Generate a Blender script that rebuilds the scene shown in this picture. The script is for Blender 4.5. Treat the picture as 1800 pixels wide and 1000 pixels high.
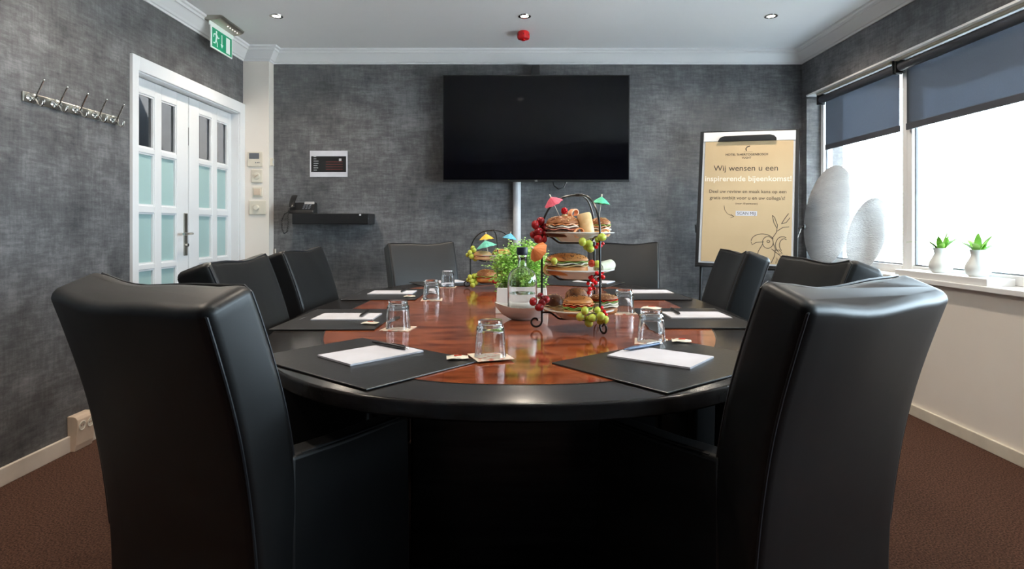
import bpy, bmesh, math, random
from math import sin, cos, pi, radians as R
from mathutils import Vector, Matrix, noise
random.seed(7)
for o in list(bpy.data.objects): bpy.data.objects.remove(o)
S = bpy.context.scene
COL = S.collection
# ------------------------------------------------------------------ camera
F, CX, CY, H = 1050.0, 904.0, 400.0, 1.07
cd = bpy.data.cameras.new('camera'); cam = bpy.data.objects.new('camera', cd); COL.objects.link(cam)
cam.location = (0, 0, H); cam.rotation_euler = (pi/2, 0, 0)
cd.sensor_width = 36; cd.lens = F/1800*36; cd.shift_x = -(CX-900)/1800; cd.shift_y = -(500-CY)/1800
cd.clip_start = .02; S.camera = cam
# ------------------------------------------------------------------ world, lights, exposure
XL, XR, YB, YR, ZC = -2.13, 2.30, 4.78, -3.2, 2.48
XW = 2.43
w = bpy.data.worlds.new('sky'); S.world = w; w.use_nodes = True
bg = w.node_tree.nodes['Background']; bg.inputs[0].default_value = (.70, .85, 1, 1); bg.inputs[1].default_value = 14
sd = bpy.data.lights.new('sun', 'SUN'); sd.energy = 115; sd.angle = R(2); sd.color = (1, .95, .88)
so = bpy.data.objects.new('sun', sd); COL.objects.link(so); so.rotation_euler = (0, R(-24), R(12))
pd = bpy.data.lights.new('window_portal', 'AREA'); pd.shape = 'RECTANGLE'; pd.size = 1.35; pd.size_y = 5.1; pd.cycles.is_portal = True
po = bpy.data.objects.new('window_portal', pd); COL.objects.link(po); po.location = (XW+.08, 2.17, 1.44); po.rotation_euler = (0, R(90), 0)
S.view_settings.view_transform = 'Standard'; S.view_settings.look = 'None'
S.view_settings.exposure = 0.22; S.view_settings.gamma = 1; S.view_settings.use_curve_mapping = False
LAMP_W = 5.0

# ------------------------------------------------------------------ helpers
def T(px, py, z=.75):
    Y = (H-z)*F/(py-CY); return Vector(((px-CX)*Y/F, Y, z))
def LX(px, py, X):
    Y = X*F/(px-CX); return Vector((X, Y, H-(py-CY)*Y/F))
def BY(px, py, Y): return Vector(((px-CX)*Y/F, Y, H-(py-CY)*Y/F))

def mat(name, col, rough=.5, metal=0, col2=None, scale=8, bump=0, bscale=60, stretch=(1,1,1), coat=0, trans=0, ior=1.45, emit=0, sss=0, spec=.5, detail=4, contrast=(.35,.65)):
    m = bpy.data.materials.new(name); m.use_nodes = True; nt = m.node_tree; p = nt.nodes['Principled BSDF']
    p.inputs['Base Color'].default_value = (*col, 1); p.inputs['Roughness'].default_value = rough; p.inputs['Metallic'].default_value = metal
    p.inputs['Coat Weight'].default_value = coat; p.inputs['Transmission Weight'].default_value = trans; p.inputs['IOR'].default_value = ior
    p.inputs['Specular IOR Level'].default_value = spec
    if sss: p.inputs['Subsurface Weight'].default_value = sss; p.inputs['Subsurface Scale'].default_value = .01
    if emit: p.inputs['Emission Color'].default_value = (*col, 1); p.inputs['Emission Strength'].default_value = emit
    if trans > .9: return m
    tc = nt.nodes.new('ShaderNodeTexCoord'); mp = nt.nodes.new('ShaderNodeMapping'); mp.inputs['Scale'].default_value = stretch
    nt.links.new(tc.outputs['Object'], mp.inputs[0])
    c2 = col2 or tuple(c*.88 for c in col)
    n = nt.nodes.new('ShaderNodeTexNoise'); n.inputs['Scale'].default_value = scale; n.inputs['Detail'].default_value = detail
    nt.links.new(mp.outputs[0], n.inputs['Vector'])
    r = nt.nodes.new('ShaderNodeValToRGB'); r.color_ramp.elements[0].position = contrast[0]; r.color_ramp.elements[1].position = contrast[1]
    r.color_ramp.elements[0].color = (*c2, 1); r.color_ramp.elements[1].color = (*col, 1)
    nt.links.new(n.outputs[0], r.inputs[0])
    if not emit: nt.links.new(r.outputs[0], p.inputs['Base Color'])
    if bump:
        n2 = nt.nodes.new('ShaderNodeTexNoise'); n2.inputs['Scale'].default_value = bscale; n2.inputs['Detail'].default_value = 5
        nt.links.new(mp.outputs[0], n2.inputs['Vector'])
        b = nt.nodes.new('ShaderNodeBump'); b.inputs['Strength'].default_value = bump; b.inputs['Distance'].default_value = .01
        nt.links.new(n2.outputs[0], b.inputs['Height']); nt.links.new(b.outputs[0], p.inputs['Normal'])
    return m

def wallpaper(name, axis, warm=1.0):
    """dark grey vinyl paper: cloudy ground, brushed weave in two directions"""
    m = bpy.data.materials.new(name); m.use_nodes = True; nt = m.node_tree; p = nt.nodes['Principled BSDF']
    g = nt.nodes.new('ShaderNodeNewGeometry'); L = nt.links.new
    def tex(sc, scale, det, rough=.6):
        mp = nt.nodes.new('ShaderNodeMapping'); mp.inputs['Scale'].default_value = sc; L(g.outputs['Position'], mp.inputs[0])
        n = nt.nodes.new('ShaderNodeTexNoise'); n.inputs['Scale'].default_value = scale; n.inputs['Detail'].default_value = det; n.inputs['Roughness'].default_value = rough
        L(mp.outputs[0], n.inputs['Vector']); return n.outputs[0]
    def mth(op, a, b):
        n = nt.nodes.new('ShaderNodeMath'); n.operation = op
        for i, v in enumerate((a, b)):
            if isinstance(v, (int, float)): n.inputs[i].default_value = v
            else: L(v, n.inputs[i])
        return n.outputs[0]
    along = (1, .2, 1) if axis == 'x' else (.2, 1, 1)
    a = tex((1, 1, 1), 1.6, 3)
    b = tex((1, 1, 1), 7, 8, .7)
    h = tex((2.2, 2.2, 14), 5, 4)      # horizontal strokes
    v = tex((14, 14, 2.2), 5, 4)      # vertical strokes
    fh = tex((10, 10, 90), 6, 2); fv = tex((90, 90, 10), 6, 2)
    s = mth('ADD', mth('ADD', mth('MULTIPLY', a, .25), mth('MULTIPLY', b, .3)), mth('ADD', mth('MULTIPLY', h, .2), mth('MULTIPLY', v, .12)))
    s = mth('ADD', s, mth('ADD', mth('MULTIPLY', fh, .09), mth('MULTIPLY', fv, .07)))
    r = nt.nodes.new('ShaderNodeValToRGB'); e = r.color_ramp.elements
    e[0].position = .42; e[0].color = (.052, .053, .056, 1); e[1].position = .64; e[1].color = (.235, .235, .24, 1)
    k = e.new(.52); k.color = (.112, .113, .117, 1)
    L(s, r.inputs[0]); L(r.outputs[0], p.inputs['Base Color']); p.inputs['Roughness'].default_value = .55; p.inputs['Specular IOR Level'].default_value = .35
    bp = nt.nodes.new('ShaderNodeBump'); bp.inputs['Strength'].default_value = .25; bp.inputs['Distance'].default_value = .004
    L(s, bp.inputs['Height']); L(bp.outputs[0], p.inputs['Normal'])
    return m

def thinglass(name, tint=(1,1,1), refl=.06, rough=0.0):
    m = bpy.data.materials.new(name); m.use_nodes = True; nt = m.node_tree; nt.nodes.remove(nt.nodes['Principled BSDF'])
    o = nt.nodes['Material Output']; t = nt.nodes.new('ShaderNodeBsdfTransparent'); g = nt.nodes.new('ShaderNodeBsdfGlossy')
    t.inputs[0].default_value = (*tint, 1); g.inputs['Roughness'].default_value = rough
    x = nt.nodes.new('ShaderNodeMixShader'); lw = nt.nodes.new('ShaderNodeLayerWeight'); lw.inputs['Blend'].default_value = .5
    pw = nt.nodes.new('ShaderNodeMath'); pw.operation = 'POWER'; pw.inputs[1].default_value = 5; ma = nt.nodes.new('ShaderNodeMath'); ma.operation = 'MULTIPLY_ADD'; ma.inputs[1].default_value = .5; ma.inputs[2].default_value = refl*.6
    nt.links.new(lw.outputs['Facing'], pw.inputs[0]); nt.links.new(pw.outputs[0], ma.inputs[0]); nt.links.new(ma.outputs[0], x.inputs[0]); nt.links.new(t.outputs[0], x.inputs[1]); nt.links.new(g.outputs[0], x.inputs[2])
    nt.links.new(x.outputs[0], o.inputs[0]); return m

def blindmat():
    m = bpy.data.materials.new('blind_fabric'); m.use_nodes = True; nt = m.node_tree; p = nt.nodes['Principled BSDF']; o = nt.nodes['Material Output']
    p.inputs['Base Color'].default_value = (.06, .068, .078, 1); p.inputs['Roughness'].default_value = .7
    tl = nt.nodes.new('ShaderNodeBsdfTranslucent'); tl.inputs[0].default_value = (.11, .12, .14, 1)
    tr = nt.nodes.new('ShaderNodeBsdfTransparent'); tr.inputs[0].default_value = (.8, .87, 1, 1)
    a = nt.nodes.new('ShaderNodeMixShader'); a.inputs[0].default_value = .35
    b = nt.nodes.new('ShaderNodeMixShader')
    tc = nt.nodes.new('ShaderNodeTexCoord'); n = nt.nodes.new('ShaderNodeTexNoise'); n.inputs['Scale'].default_value = 120
    mr = nt.nodes.new('ShaderNodeMapRange'); mr.inputs[3].default_value = .01; mr.inputs[4].default_value = .14
    nt.links.new(tc.outputs['Object'], n.inputs['Vector']); nt.links.new(n.outputs[0], mr.inputs[0]); nt.links.new(mr.outputs[0], b.inputs[0])
    nt.links.new(p.outputs[0], a.inputs[1]); nt.links.new(tl.outputs[0], a.inputs[2])
    nt.links.new(a.outputs[0], b.inputs[1]); nt.links.new(tr.outputs[0], b.inputs[2]); nt.links.new(b.outputs[0], o.inputs[0])
    return m

class MB:
    def __init__(s): s.b = bmesh.new()
    def _add(s, verts, faces, M=None):
        vs = [s.b.verts.new(M @ Vector(v) if M else v) for v in verts]
        for f in faces:
            try: s.b.faces.new([vs[i] for i in f])
            except ValueError: pass
        return vs
    def box(s, lo, hi, M=None):
        x0,y0,z0 = lo; x1,y1,z1 = hi
        s._add([(x0,y0,z0),(x1,y0,z0),(x1,y1,z0),(x0,y1,z0),(x0,y0,z1),(x1,y0,z1),(x1,y1,z1),(x0,y1,z1)],
               [(0,3,2,1),(4,5,6,7),(0,1,5,4),(1,2,6,5),(2,3,7,6),(3,0,4,7)], M); return s
    def loft(s, rings, cap=True, close=True, M=None):
        n = len(rings[0]); vs = []; fs = []
        for r in rings: vs += [tuple(p) for p in r]
        for k in range(len(rings)-1):
            for i in range(n if close else n-1):
                j = (i+1) % n; fs.append((k*n+i, k*n+j, (k+1)*n+j, (k+1)*n+i))
        if cap: fs.append(tuple(range(n))[::-1]); fs.append(tuple((len(rings)-1)*n+i for i in range(n)))
        s._add(vs, fs, M); return s
    def lathe(s, prof, n=32, M=None, sx=1, sy=1, cap=True):
        rings = [[(max(r,1e-5)*cos(2*pi*i/n)*sx, max(r,1e-5)*sin(2*pi*i/n)*sy, z) for i in range(n)] for r, z in prof]
        return s.loft(rings, cap, True, M)
    def tube(s, pts, r, n=8, M=None, cyc=False):
        pts = [Vector(p) for p in pts]; rings = []; up = None
        for i, p in enumerate(pts):
            if cyc: t = (pts[(i+1) % len(pts)]-pts[i-1])
            else: t = pts[min(i+1, len(pts)-1)]-pts[max(i-1, 0)]
            if t.length < 1e-9: t = Vector((0,0,1))
            t.normalize()
            if up is None:
                up = Vector((0,0,1)) if abs(t.z) < .9 else Vector((1,0,0))
            a = (up - t*up.dot(t)); a.normalize(); up = a; b = t.cross(a)
            rr = r[i] if isinstance(r, (list, tuple)) else r
            rings.append([p+a*rr*cos(2*pi*k/n)+b*rr*sin(2*pi*k/n) for k in range(n)])
        if cyc: rings.append(rings[0]); return s.loft(rings, False, True, M)
        return s.loft(rings, True, True, M)
    def ball(s, c, r, n=12, M=None, sc=(1,1,1)):
        m = n//2
        pr = [(sin(pi*k/m), -cos(pi*k/m)) for k in range(m+1)]
        rings = [[(c[0]+r*sc[0]*max(a,1e-3)*cos(2*pi*i/n), c[1]+r*sc[1]*max(a,1e-3)*sin(2*pi*i/n), c[2]+r*sc[2]*z) for i in range(n)] for a, z in pr]
        return s.loft(rings, True, True, M)
    def prism(s, poly, z0, z1, M=None):
        return s.loft([[(x,y,z0) for x,y in poly], [(x,y,z1) for x,y in poly]], True, True, M)
    def fn(s, f): 
        for v in s.b.verts: v.co = f(v.co)
        return s
    def build(s, name, m, parent=None, smooth=False, bevel=0, seg=2, subs=0, loc=None, weld=False, angle=40):
        if weld: bmesh.ops.remove_doubles(s.b, verts=s.b.verts, dist=1e-5)
        bmesh.ops.recalc_face_normals(s.b, faces=s.b.faces)
        me = bpy.data.meshes.new(name); s.b.to_mesh(me); s.b.free()
        o = bpy.data.objects.new(name, me); COL.objects.link(o); me.materials.append(m)
        if parent: o.parent = parent
        if loc is not None: o.location = loc
        if smooth:
            for p in me.polygons: p.use_smooth = True
            me.set_sharp_from_angle(angle=R(angle))
        if bevel:
            b = o.modifiers.new('bevel', 'BEVEL'); b.width = bevel; b.segments = seg; b.limit_method = 'ANGLE'; b.harden_normals = False
        if subs:
            b = o.modifiers.new('sub', 'SUBSURF'); b.levels = subs; b.render_levels = subs
        return o

def tag(o, label=None, cat=None, group=None, kind=None):
    if label: o['label'] = label
    if cat: o['category'] = cat
    if group: o['group'] = group
    if kind: o['kind'] = kind
    return o
def empty(name, loc=(0,0,0), rz=0, label=None, cat=None, group=None, kind=None):
    o = bpy.data.objects.new(name, None); COL.objects.link(o); o.empty_display_size = .05
    o.location = loc; o.rotation_euler = (0, 0, rz); return tag(o, label, cat, group, kind)
def copy_tree(o, parent=None):
    c = o.copy(); COL.objects.link(c); c.parent = parent
    for ch in [x for x in ALLCH(o)]: copy_tree(ch, c)
    return c
def ALLCH(o): return list(o.children)
def dup(o, loc, rz=0, label=None, group=None, scale=None):
    c = copy_tree(o); c.location = loc; c.rotation_euler = (0, 0, rz)
    if label: c['label'] = label
    if group: c['group'] = group
    if scale: c.scale = scale
    return c
def text(s, size, m, parent, x, y, z, name='lettering', align='CENTER', rot=(pi/2,0,0), ext=.0004, xs=1, bold=0):
    cu = bpy.data.curves.new('t', 'FONT'); cu.body = s; cu.size = size; cu.align_x = align; cu.extrude = ext; cu.offset = bold; cu.resolution_u = 3
    t = bpy.data.objects.new('t', cu); COL.objects.link(t)
    dg = bpy.context.evaluated_depsgraph_get(); me = bpy.data.meshes.new_from_object(t.evaluated_get(dg)); bpy.data.objects.remove(t)
    o = bpy.data.objects.new(name, me); COL.objects.link(o); me.materials.clear(); me.materials.append(m)
    o['kind'] = 'stuff'; o.parent = parent; o.location = (x, y, z); o.rotation_euler = rot; o.scale = (xs, 1, 1); return o
def TR(loc=(0,0,0), rx=0, ry=0, rz=0, s=1):
    return Matrix.Translation(loc) @ Matrix.Rotation(rz,4,'Z') @ Matrix.Rotation(ry,4,'Y') @ Matrix.Rotation(rx,4,'X') @ Matrix.Scale(s,4)

# ------------------------------------------------------------------ materials
WP_B = wallpaper('wallpaper_back', 'x'); WP_L = wallpaper('wallpaper_side', 'y')
M_ceil = mat('ceiling_paint', (.88,.885,.89), .8, col2=(.86,.865,.87), scale=1)
M_white = mat('white_trim_paint', (.84,.84,.84), .4, col2=(.81,.81,.81), scale=2)
M_cream = mat('cream_wall_paint', (.82,.76,.69), .7, col2=(.79,.73,.66), scale=2)
M_door = mat('white_door_paint', (.78,.79,.80), .32, col2=(.76,.77,.78), scale=2)
M_frost = mat('frosted_glass', (.40,.56,.55), .35, col2=(.36,.52,.51), scale=1.5)
M_pane = thinglass('clear_pane', (.96,.98,.97))
M_hallpane = thinglass('hall_pane', (.75,.77,.78), .07)
M_dark = mat('hallway_paint', (.10,.10,.105), .8)
M_leather = mat('black_leather', (.0022,.0026,.0032), .43, col2=(.0016,.002,.0025), scale=3, bump=.05, bscale=10, spec=.62)
M_pipe = mat('leather_piping', (.02,.022,.026), .38)
M_blackwood = mat('black_stained_wood', (.022,.020,.020), .20, col2=(.012,.011,.011), scale=3, stretch=(1,12,12), bump=.03, bscale=20, spec=.3)
M_burl = mat('burl_veneer', (.30,.075,.024), .11, col2=(.095,.020,.009), scale=16, stretch=(.55,1.3,1), detail=10, coat=.2, contrast=(.34,.60))
M_seam = mat('black_inlay_line', (.008,.008,.008), .3)
M_matl = mat('black_desk_pad', (.020,.020,.021), .30, col2=(.014,.014,.015), scale=20, bump=.04, bscale=150)
M_paper = mat('white_paper', (.60,.60,.65), .6)
M_blackpl = mat('black_plastic', (.012,.012,.013), .32)
M_greypl = mat('grey_plastic', (.16,.17,.19), .35)
M_steelpen = mat('blue_grey_pen_barrel', (.10,.13,.19), .25, metal=.5)
M_chrome = mat('chrome', (.75,.74,.70), .16, metal=1)
M_brushed = mat('brushed_nickel', (.55,.52,.45), .3, metal=1)
M_glass = mat('tumbler_glass', (1,1,1), 0.0, trans=1, ior=1.45)
M_bottle = mat('bottle_glass', (.93,1,.97), 0.0, trans=1, ior=1.3)
M_iron = mat('black_wrought_iron', (.012,.012,.012), .3)
M_china = mat('white_china', (.80,.79,.76), .12, coat=.3)
M_card = mat('printed_card', (.70,.62,.50), .6, col2=(.55,.16,.10), scale=45, contrast=(.38,.48))
M_sachet = mat('cream_sachet', (.74,.70,.58), .4)
M_tv = mat('tv_screen', (.002,.002,.003), .07, spec=.2)
M_red = mat('red_plastic', (.55,.012,.015), .35)
M_green = mat('exit_green', (.0,.22,.10), .3, emit=.35)
M_signw = mat('exit_white', (.80,.86,.82), .3, emit=.15)
M_beige = mat('beige_plastic', (.66,.52,.40), .4)
M_ivory = mat('ivory_plastic', (.72,.66,.55), .4)
M_grey = mat('pole_grey_white', (.60,.61,.63), .35)
M_kraft = mat('kraft_poster', (.56,.42,.25), .45, col2=(.50,.37,.215), scale=2)
M_ink = mat('poster_ink', (.06,.045,.035), .6)
M_inkl = mat('poster_light_print', (.80,.74,.62), .5)
M_board = mat('board_white', (.66,.67,.70), .3)
M_oval = mat('white_textured_ceramic', (.40,.39,.38), .6, bump=.7, bscale=70, stretch=(1,1,2.5))
M_leafp = mat('plant_green', (.16,.42,.05), .45, col2=(.30,.55,.10), scale=30)
M_vase = mat('white_vase', (.82,.84,.82), .35)
M_leaf = mat('herb_leaf', (.30,.62,.09), .5, col2=(.48,.76,.20), scale=40)
M_stem = mat('herb_stem', (.30,.42,.12), .6)
M_ggrape = mat('green_grape', (.50,.56,.09), .2, col2=(.40,.50,.06), scale=30, sss=.2)
M_rgrape = mat('red_grape', (.35,.018,.02), .2, col2=(.22,.01,.015), scale=30, sss=.1)
M_curr = mat('red_currant', (.70,.01,.015), .12, sss=.2)
M_gstem = mat('grape_stem', (.20,.15,.05), .6)
M_bunA = mat('crusty_bun', (.42,.17,.055), .5, col2=(.22,.075,.022), scale=25, bump=.4, bscale=90)
M_bunD = mat('dark_rye_bun', (.14,.05,.018), .45, col2=(.08,.025,.01), scale=20, bump=.3, bscale=80)
M_bunW = mat('soft_white_bun', (.72,.47,.22), .55, col2=(.60,.30,.11), scale=12)
M_bunO = mat('golden_bun', (.62,.28,.08), .45, col2=(.50,.18,.045), scale=12, bump=.1)
M_crumb = mat('bread_crumb', (.74,.55,.32), .8, bump=.3, bscale=120)
M_seed = mat('oat_seed', (.70,.46,.22), .6); M_seedd = mat('dark_seed', (.07,.04,.025), .5)
M_lett = mat('lettuce', (.22,.42,.06), .45, col2=(.42,.55,.16), scale=30)
M_ham = mat('ham', (.66,.24,.17), .4, col2=(.75,.42,.32), scale=30)
M_salm = mat('smoked_salmon', (.80,.27,.09), .35, col2=(.85,.50,.28), scale=40, stretch=(1,6,1))
M_chs = mat('pale_cheese', (.82,.66,.34), .45)
M_brie = mat('white_cheese', (.80,.76,.64), .5)
M_tom = mat('tomato', (.62,.05,.02), .25)
M_wrap = mat('flour_tortilla', (.76,.58,.32), .6, col2=(.60,.36,.14), scale=30)
M_wrapg = mat('pale_tortilla', (.66,.64,.52), .6, col2=(.50,.52,.38), scale=30)
PAP = {k: mat(k+'_tissue', c, .6, col2=c2, scale=60) for k, c, c2 in (('pink',(.80,.14,.20),(.70,.08,.14)),('green',(.10,.60,.36),(.06,.50,.28)),('orange',(.85,.30,.10),(.75,.22,.06)),('yellow',(.85,.55,.06),(.80,.42,.03)),('teal',(.16,.56,.42),(.10,.45,.34)),('blue',(.12,.45,.62),(.08,.36,.52)))}
M_stick = mat('pick_wood', (.78,.72,.60), .6)
M_carpet = mat('brown_carpet', (.15,.078,.056), .95, col2=(.040,.021,.015), scale=160, bump=.8, bscale=260, detail=6, spec=.1)
M_lampglow = mat('lamp_glow', (1,.93,.82), .5, emit=12)

# ------------------------------------------------------------------ room shell
def struct(o, label=None): o['kind'] = 'structure'; return o if not label else tag(o, label)
struct(MB().box((-3.6,YR-.1,-.1),(XW+.1,YB+.12,0)).build('floor', M_carpet))
struct(MB().box((XL-1.4,YR-.1,ZC),(XW+.25,YB+.12,ZC+.12)).build('ceiling', M_ceil))
struct(MB().box((XL-.1,YB,0),(XW+.2,YB+.1,ZC)).build('wall_back', WP_B))
struct(MB().box((XL-.1,YR-.1,0),(XW+.2,YR,ZC)).build('wall_rear', mat('rear_wall_darkened', (.02,.02,.022), .9)))  # unseen wall, coloured dark in place of shade so chair backs reflect little
DY0, DY1, DZ = 3.363, 4.61, 1.957
m = MB(); m.box((XL-.1,YR,0),(XL,DY0,ZC)); m.box((XL-.1,DY0,DZ),(XL,DY1,ZC)); m.box((XL-.1,DY1,0),(XL,YB,ZC)); struct(m.build('wall_left', WP_L))
WZ0, WZ1, WY0, WY1 = .76, 2.10, -.35, 4.70
m = MB(); m.box((XR,YR,WZ1+.012),(XW+.12,YB,ZC)); m.box((XR,WY1,0),(XW+.12,YB,WZ1+.02)); m.box((XR,YR,0),(XW+.12,WY0,WZ1+.02)); struct(m.build('wall_right', WP_L))
struct(MB().box((XR-.02,WY0,0),(XW+.12,WY1,WZ0-.0)).build('wall_under_window', M_cream))
struct(MB().box((XR-.003,WY0,WZ1),(XW+.12,WY1,WZ1+.012)).build('trim_1', M_white))
struct(MB().box((XR-.05,WY0,WZ0),(XW+.1,WY1,WZ0+.028)).build('window_sill', M_white, bevel=.004))
# pillar in the back left corner
PX, PY = -1.926, 4.69
struct(MB().box((XL,PY,0),(PX,YB,ZC)).build('wall_pillar', M_cream))
# crown moulding: stepped profile (distance from wall, drop from ceiling)
cp = [(0,.105),(.008,.105),(.012,.094),(.020,.090),(.028,.078),(.045,.058),(.060,.040),(.066,.034),(.074,.032),(.078,.018),(.090,.012),(.092,0),(0,0)]
def crown(name, a, b, nx, ny, ma=0, mb=0):
    a = Vector(a); b = Vector(b); d = (b-a).normalized(); rings = []
    rings.append([(a.x+nx*p+d.x*p*ma, a.y+ny*p+d.y*p*ma, ZC-q) for p, q in cp])
    rings.append([(b.x+nx*p-d.x*p*mb, b.y+ny*p-d.y*p*mb, ZC-q) for p, q in cp])
    struct(MB().loft(rings).build(name, M_white))
crown('trim_2', (XL,YR), (XL,PY), 1, 0, 1, 1)
crown('trim_3', (XL,PY), (PX,PY), 0, -1, 1, -1)
crown('trim_4', (PX,PY), (PX,YB), 1, 0, -1, 1)
crown('trim_5', (PX,YB), (XR,YB), 0, -1, 1, 1)
crown('trim_6', (XR,YR), (XR,YB), -1, 0, 1, 1)
# baseboards
struct(MB().box((XL,YR,0),(XL+.016,DY0-.055,.076)).build('baseboard_left', mat('painted_baseboard', (.66,.58,.50), .45), bevel=.003))
struct(MB().box((XR-.036,YR,0),(XR-.02,YB,.062)).build('baseboard_right', M_ivory, bevel=.003))
struct(MB().box((PX,YB-.016,0),(XR-.036,YB,.07)).build('baseboard_back', M_white, bevel=.003))
# hallway beyond the doors
struct(MB().box((XL-1.35,2.6,0),(XL-1.25,5.2,ZC)).build('wall_hallway', M_dark))
m = MB(); m.box((XL-1.3,2.5,0),(XL-.1,2.6,ZC)); m.box((XL-1.3,5.2,0),(XL-.1,5.3,ZC)); m.box((XL-.12,YB,0),(XL-.1,5.2,ZC)); struct(m.build('wall_hallway_ends', M_dark))

# ---- double door
m = MB(); m.box((XL-.005,DY0-.055,0),(XL+.018,DY0,DZ+.08)); m.box((XL-.005,DY1,0),(XL+.018,PY-.001,DZ+.08)); m.box((XL-.005,DY0,DZ),(XL+.018,DY1,DZ+.08))
struct(m.build('trim_7', M_door, bevel=.003))
m = MB(); m.box((XL-.10,DY0-.004,0),(XL+.003,DY0+.008,DZ)); m.box((XL-.10,DY1-.008,0),(XL+.003,DY1+.004,DZ)); m.box((XL-.10,DY0,DZ-.008),(XL+.003,DY1,DZ+.002))
struct(m.build('trim_8', M_door))
XD = XL-.05
rows = [(.52,.821),(.854,1.158),(1.201,1.511),(1.542,1.857)]
def leaf_door(name, y0, y1, cols, ztop):
    r = empty(name, (XD, 0, 0), 0, kind='structure')
    m = MB(); t0, t1 = -.04, 0
    ys = [y0]+[v for c in cols for v in c]+[y1]
    m.box((t0,y0,.01),(t1,cols[0][0],ztop)); m.box((t0,cols[0][1],.42),(t1,cols[1][0],ztop)); m.box((t0,cols[1][1],.01),(t1,y1,ztop))
    zb = [.01]+[v for c in rows for v in c]+[ztop]
    for c in cols:
        for k in range(0, len(zb), 2): m.box((t0,c[0]-.001,zb[k]),(t1,c[1]+.001,zb[k+1]))
    m.box((t0,cols[0][1]-.001,.01),(t1,cols[1][0]+.001,.43))
    m.build('leaf_frame', M_door, r, bevel=.004, weld=False)
    for c in cols:
        for k, (a, b) in enumerate(rows):
            MB().box((-.024,c[0],a),(-.018,c[1],b)).build('pane', M_hallpane if k == 3 else M_frost, r)
            g = MB()
            e = .009
            g.box((-.018,c[0],a),(-.006,c[0]+e,b)); g.box((-.018,c[1]-e,a),(-.006,c[1],b)); g.box((-.018,c[0]+e,a),(-.006,c[1]-e,a+e)); g.box((-.018,c[0]+e,b-e),(-.006,c[1]-e,b))
            g.build('glazing_bead', M_door, r)
    return r
d1 = leaf_door('door_1', DY0+.008, 3.997, [(3.454,3.622),(3.692,3.860)], DZ-.012)
d2 = leaf_door('door_2', 4.005, DY1-.008, [(4.132,4.311),(4.385,4.551)], DZ-.012)
hh = MB(); hh.box((0,3.935,.885),(.008,3.975,1.165)); ho = hh.build('handle_plate', M_brushed, d1, bevel=.003)
MB().tube([(0,3.955,1.03),(.05,3.955,1.03),(.055,3.945,1.03),(.055,3.84,1.028)], .009, 10).build('handle', M_chrome, d1, smooth=True)
MB().tube([(0,3.955,.955),(.022,3.955,.955)], .011, 12).build('key_cylinder', M_chrome, d1, smooth=True)
m = MB(); m.box((-.03,3.9975,1.62),(-.002,4.0045,1.74)); m.build('latch', M_blackpl, d1)

# ---- windows
def window(name, y0, y1, openf=False):
    r = empty(name, (0,0,0), 0, kind='structure'); a, b = WZ0+.028, WZ1
    m = MB(); m.box((XW-.02,y0,a),(XW+.05,y0+.045,b)); m.box((XW-.02,y1-.045,a),(XW+.05,y1,b)); m.box((XW-.02,y0+.045,a),(XW+.05,y1-.045,a+.05)); m.box((XW-.02,y0+.045,b-.05),(XW+.05,y1-.045,b))
    m.build('window_frame', M_white, r, bevel=.004)
    MB().box((XW+.012,y0+.044,a+.049),(XW+.018,y1-.044,b-.049)).build('pane', M_pane, r)
    g = MB(); e = .008
    for (u0,v0,u1,v1) in ((y0+.045,a+.05,y0+.045+e,b-.05),(y1-.045-e,a+.05,y1-.045,b-.05),(y0+.045,a+.05,y1-.045,a+.05+e)): g.box((XW+.0,u0,v0),(XW+.013,u1,v1))
    g.build('gasket', M_greypl, r)
window('window_1', 3.665, WY1); window('window_2', 1.99, 3.665); window('window_3', .32, 1.99); window('window_4', WY0, .32)
# blinds
M_blind = blindmat(); M_roll = mat('blind_roll', (.055,.06,.075), .6)
def blind(y0, y1, zb, label):
    r = empty('roller_blind', (XR+.068, (y0+y1)/2, WZ1), 0, label, 'blind', 'roller blinds in the window'); h = (y1-y0)/2
    MB().tube([(0,-h,-.045),(0,h,-.045)], .027, 20).build('roll', M_roll, r, smooth=True)
    MB().box((.0255,-h+.012,zb-WZ1),(.0265,h-.012,-.045)).build('blind_fabric', M_blind, r)
    MB().box((.020,-h+.01,zb-WZ1-.010),(.032,h-.01,zb-WZ1+.030)).build('bottom_bar', M_roll, r, bevel=.003)
    for s in (-1, 1):
        MB().box((-.035,s*(h+.009)-.006,-.085),(.03,s*(h+.009)+.006,-.0005)).build('bracket', M_blackpl, r, bevel=.006)
    m = MB(); m.box((-.042,-h,-.012),(-.02,h,-.0005)); m.build('cassette_rail', M_ivory, r)
blind(3.70, 4.60, 1.675, 'shorter dark grey roller blind half lowered at the far end of the window')
blind(2.05, 3.655, 1.675, 'long dark grey roller blind with light showing through beside the white vases')

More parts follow.
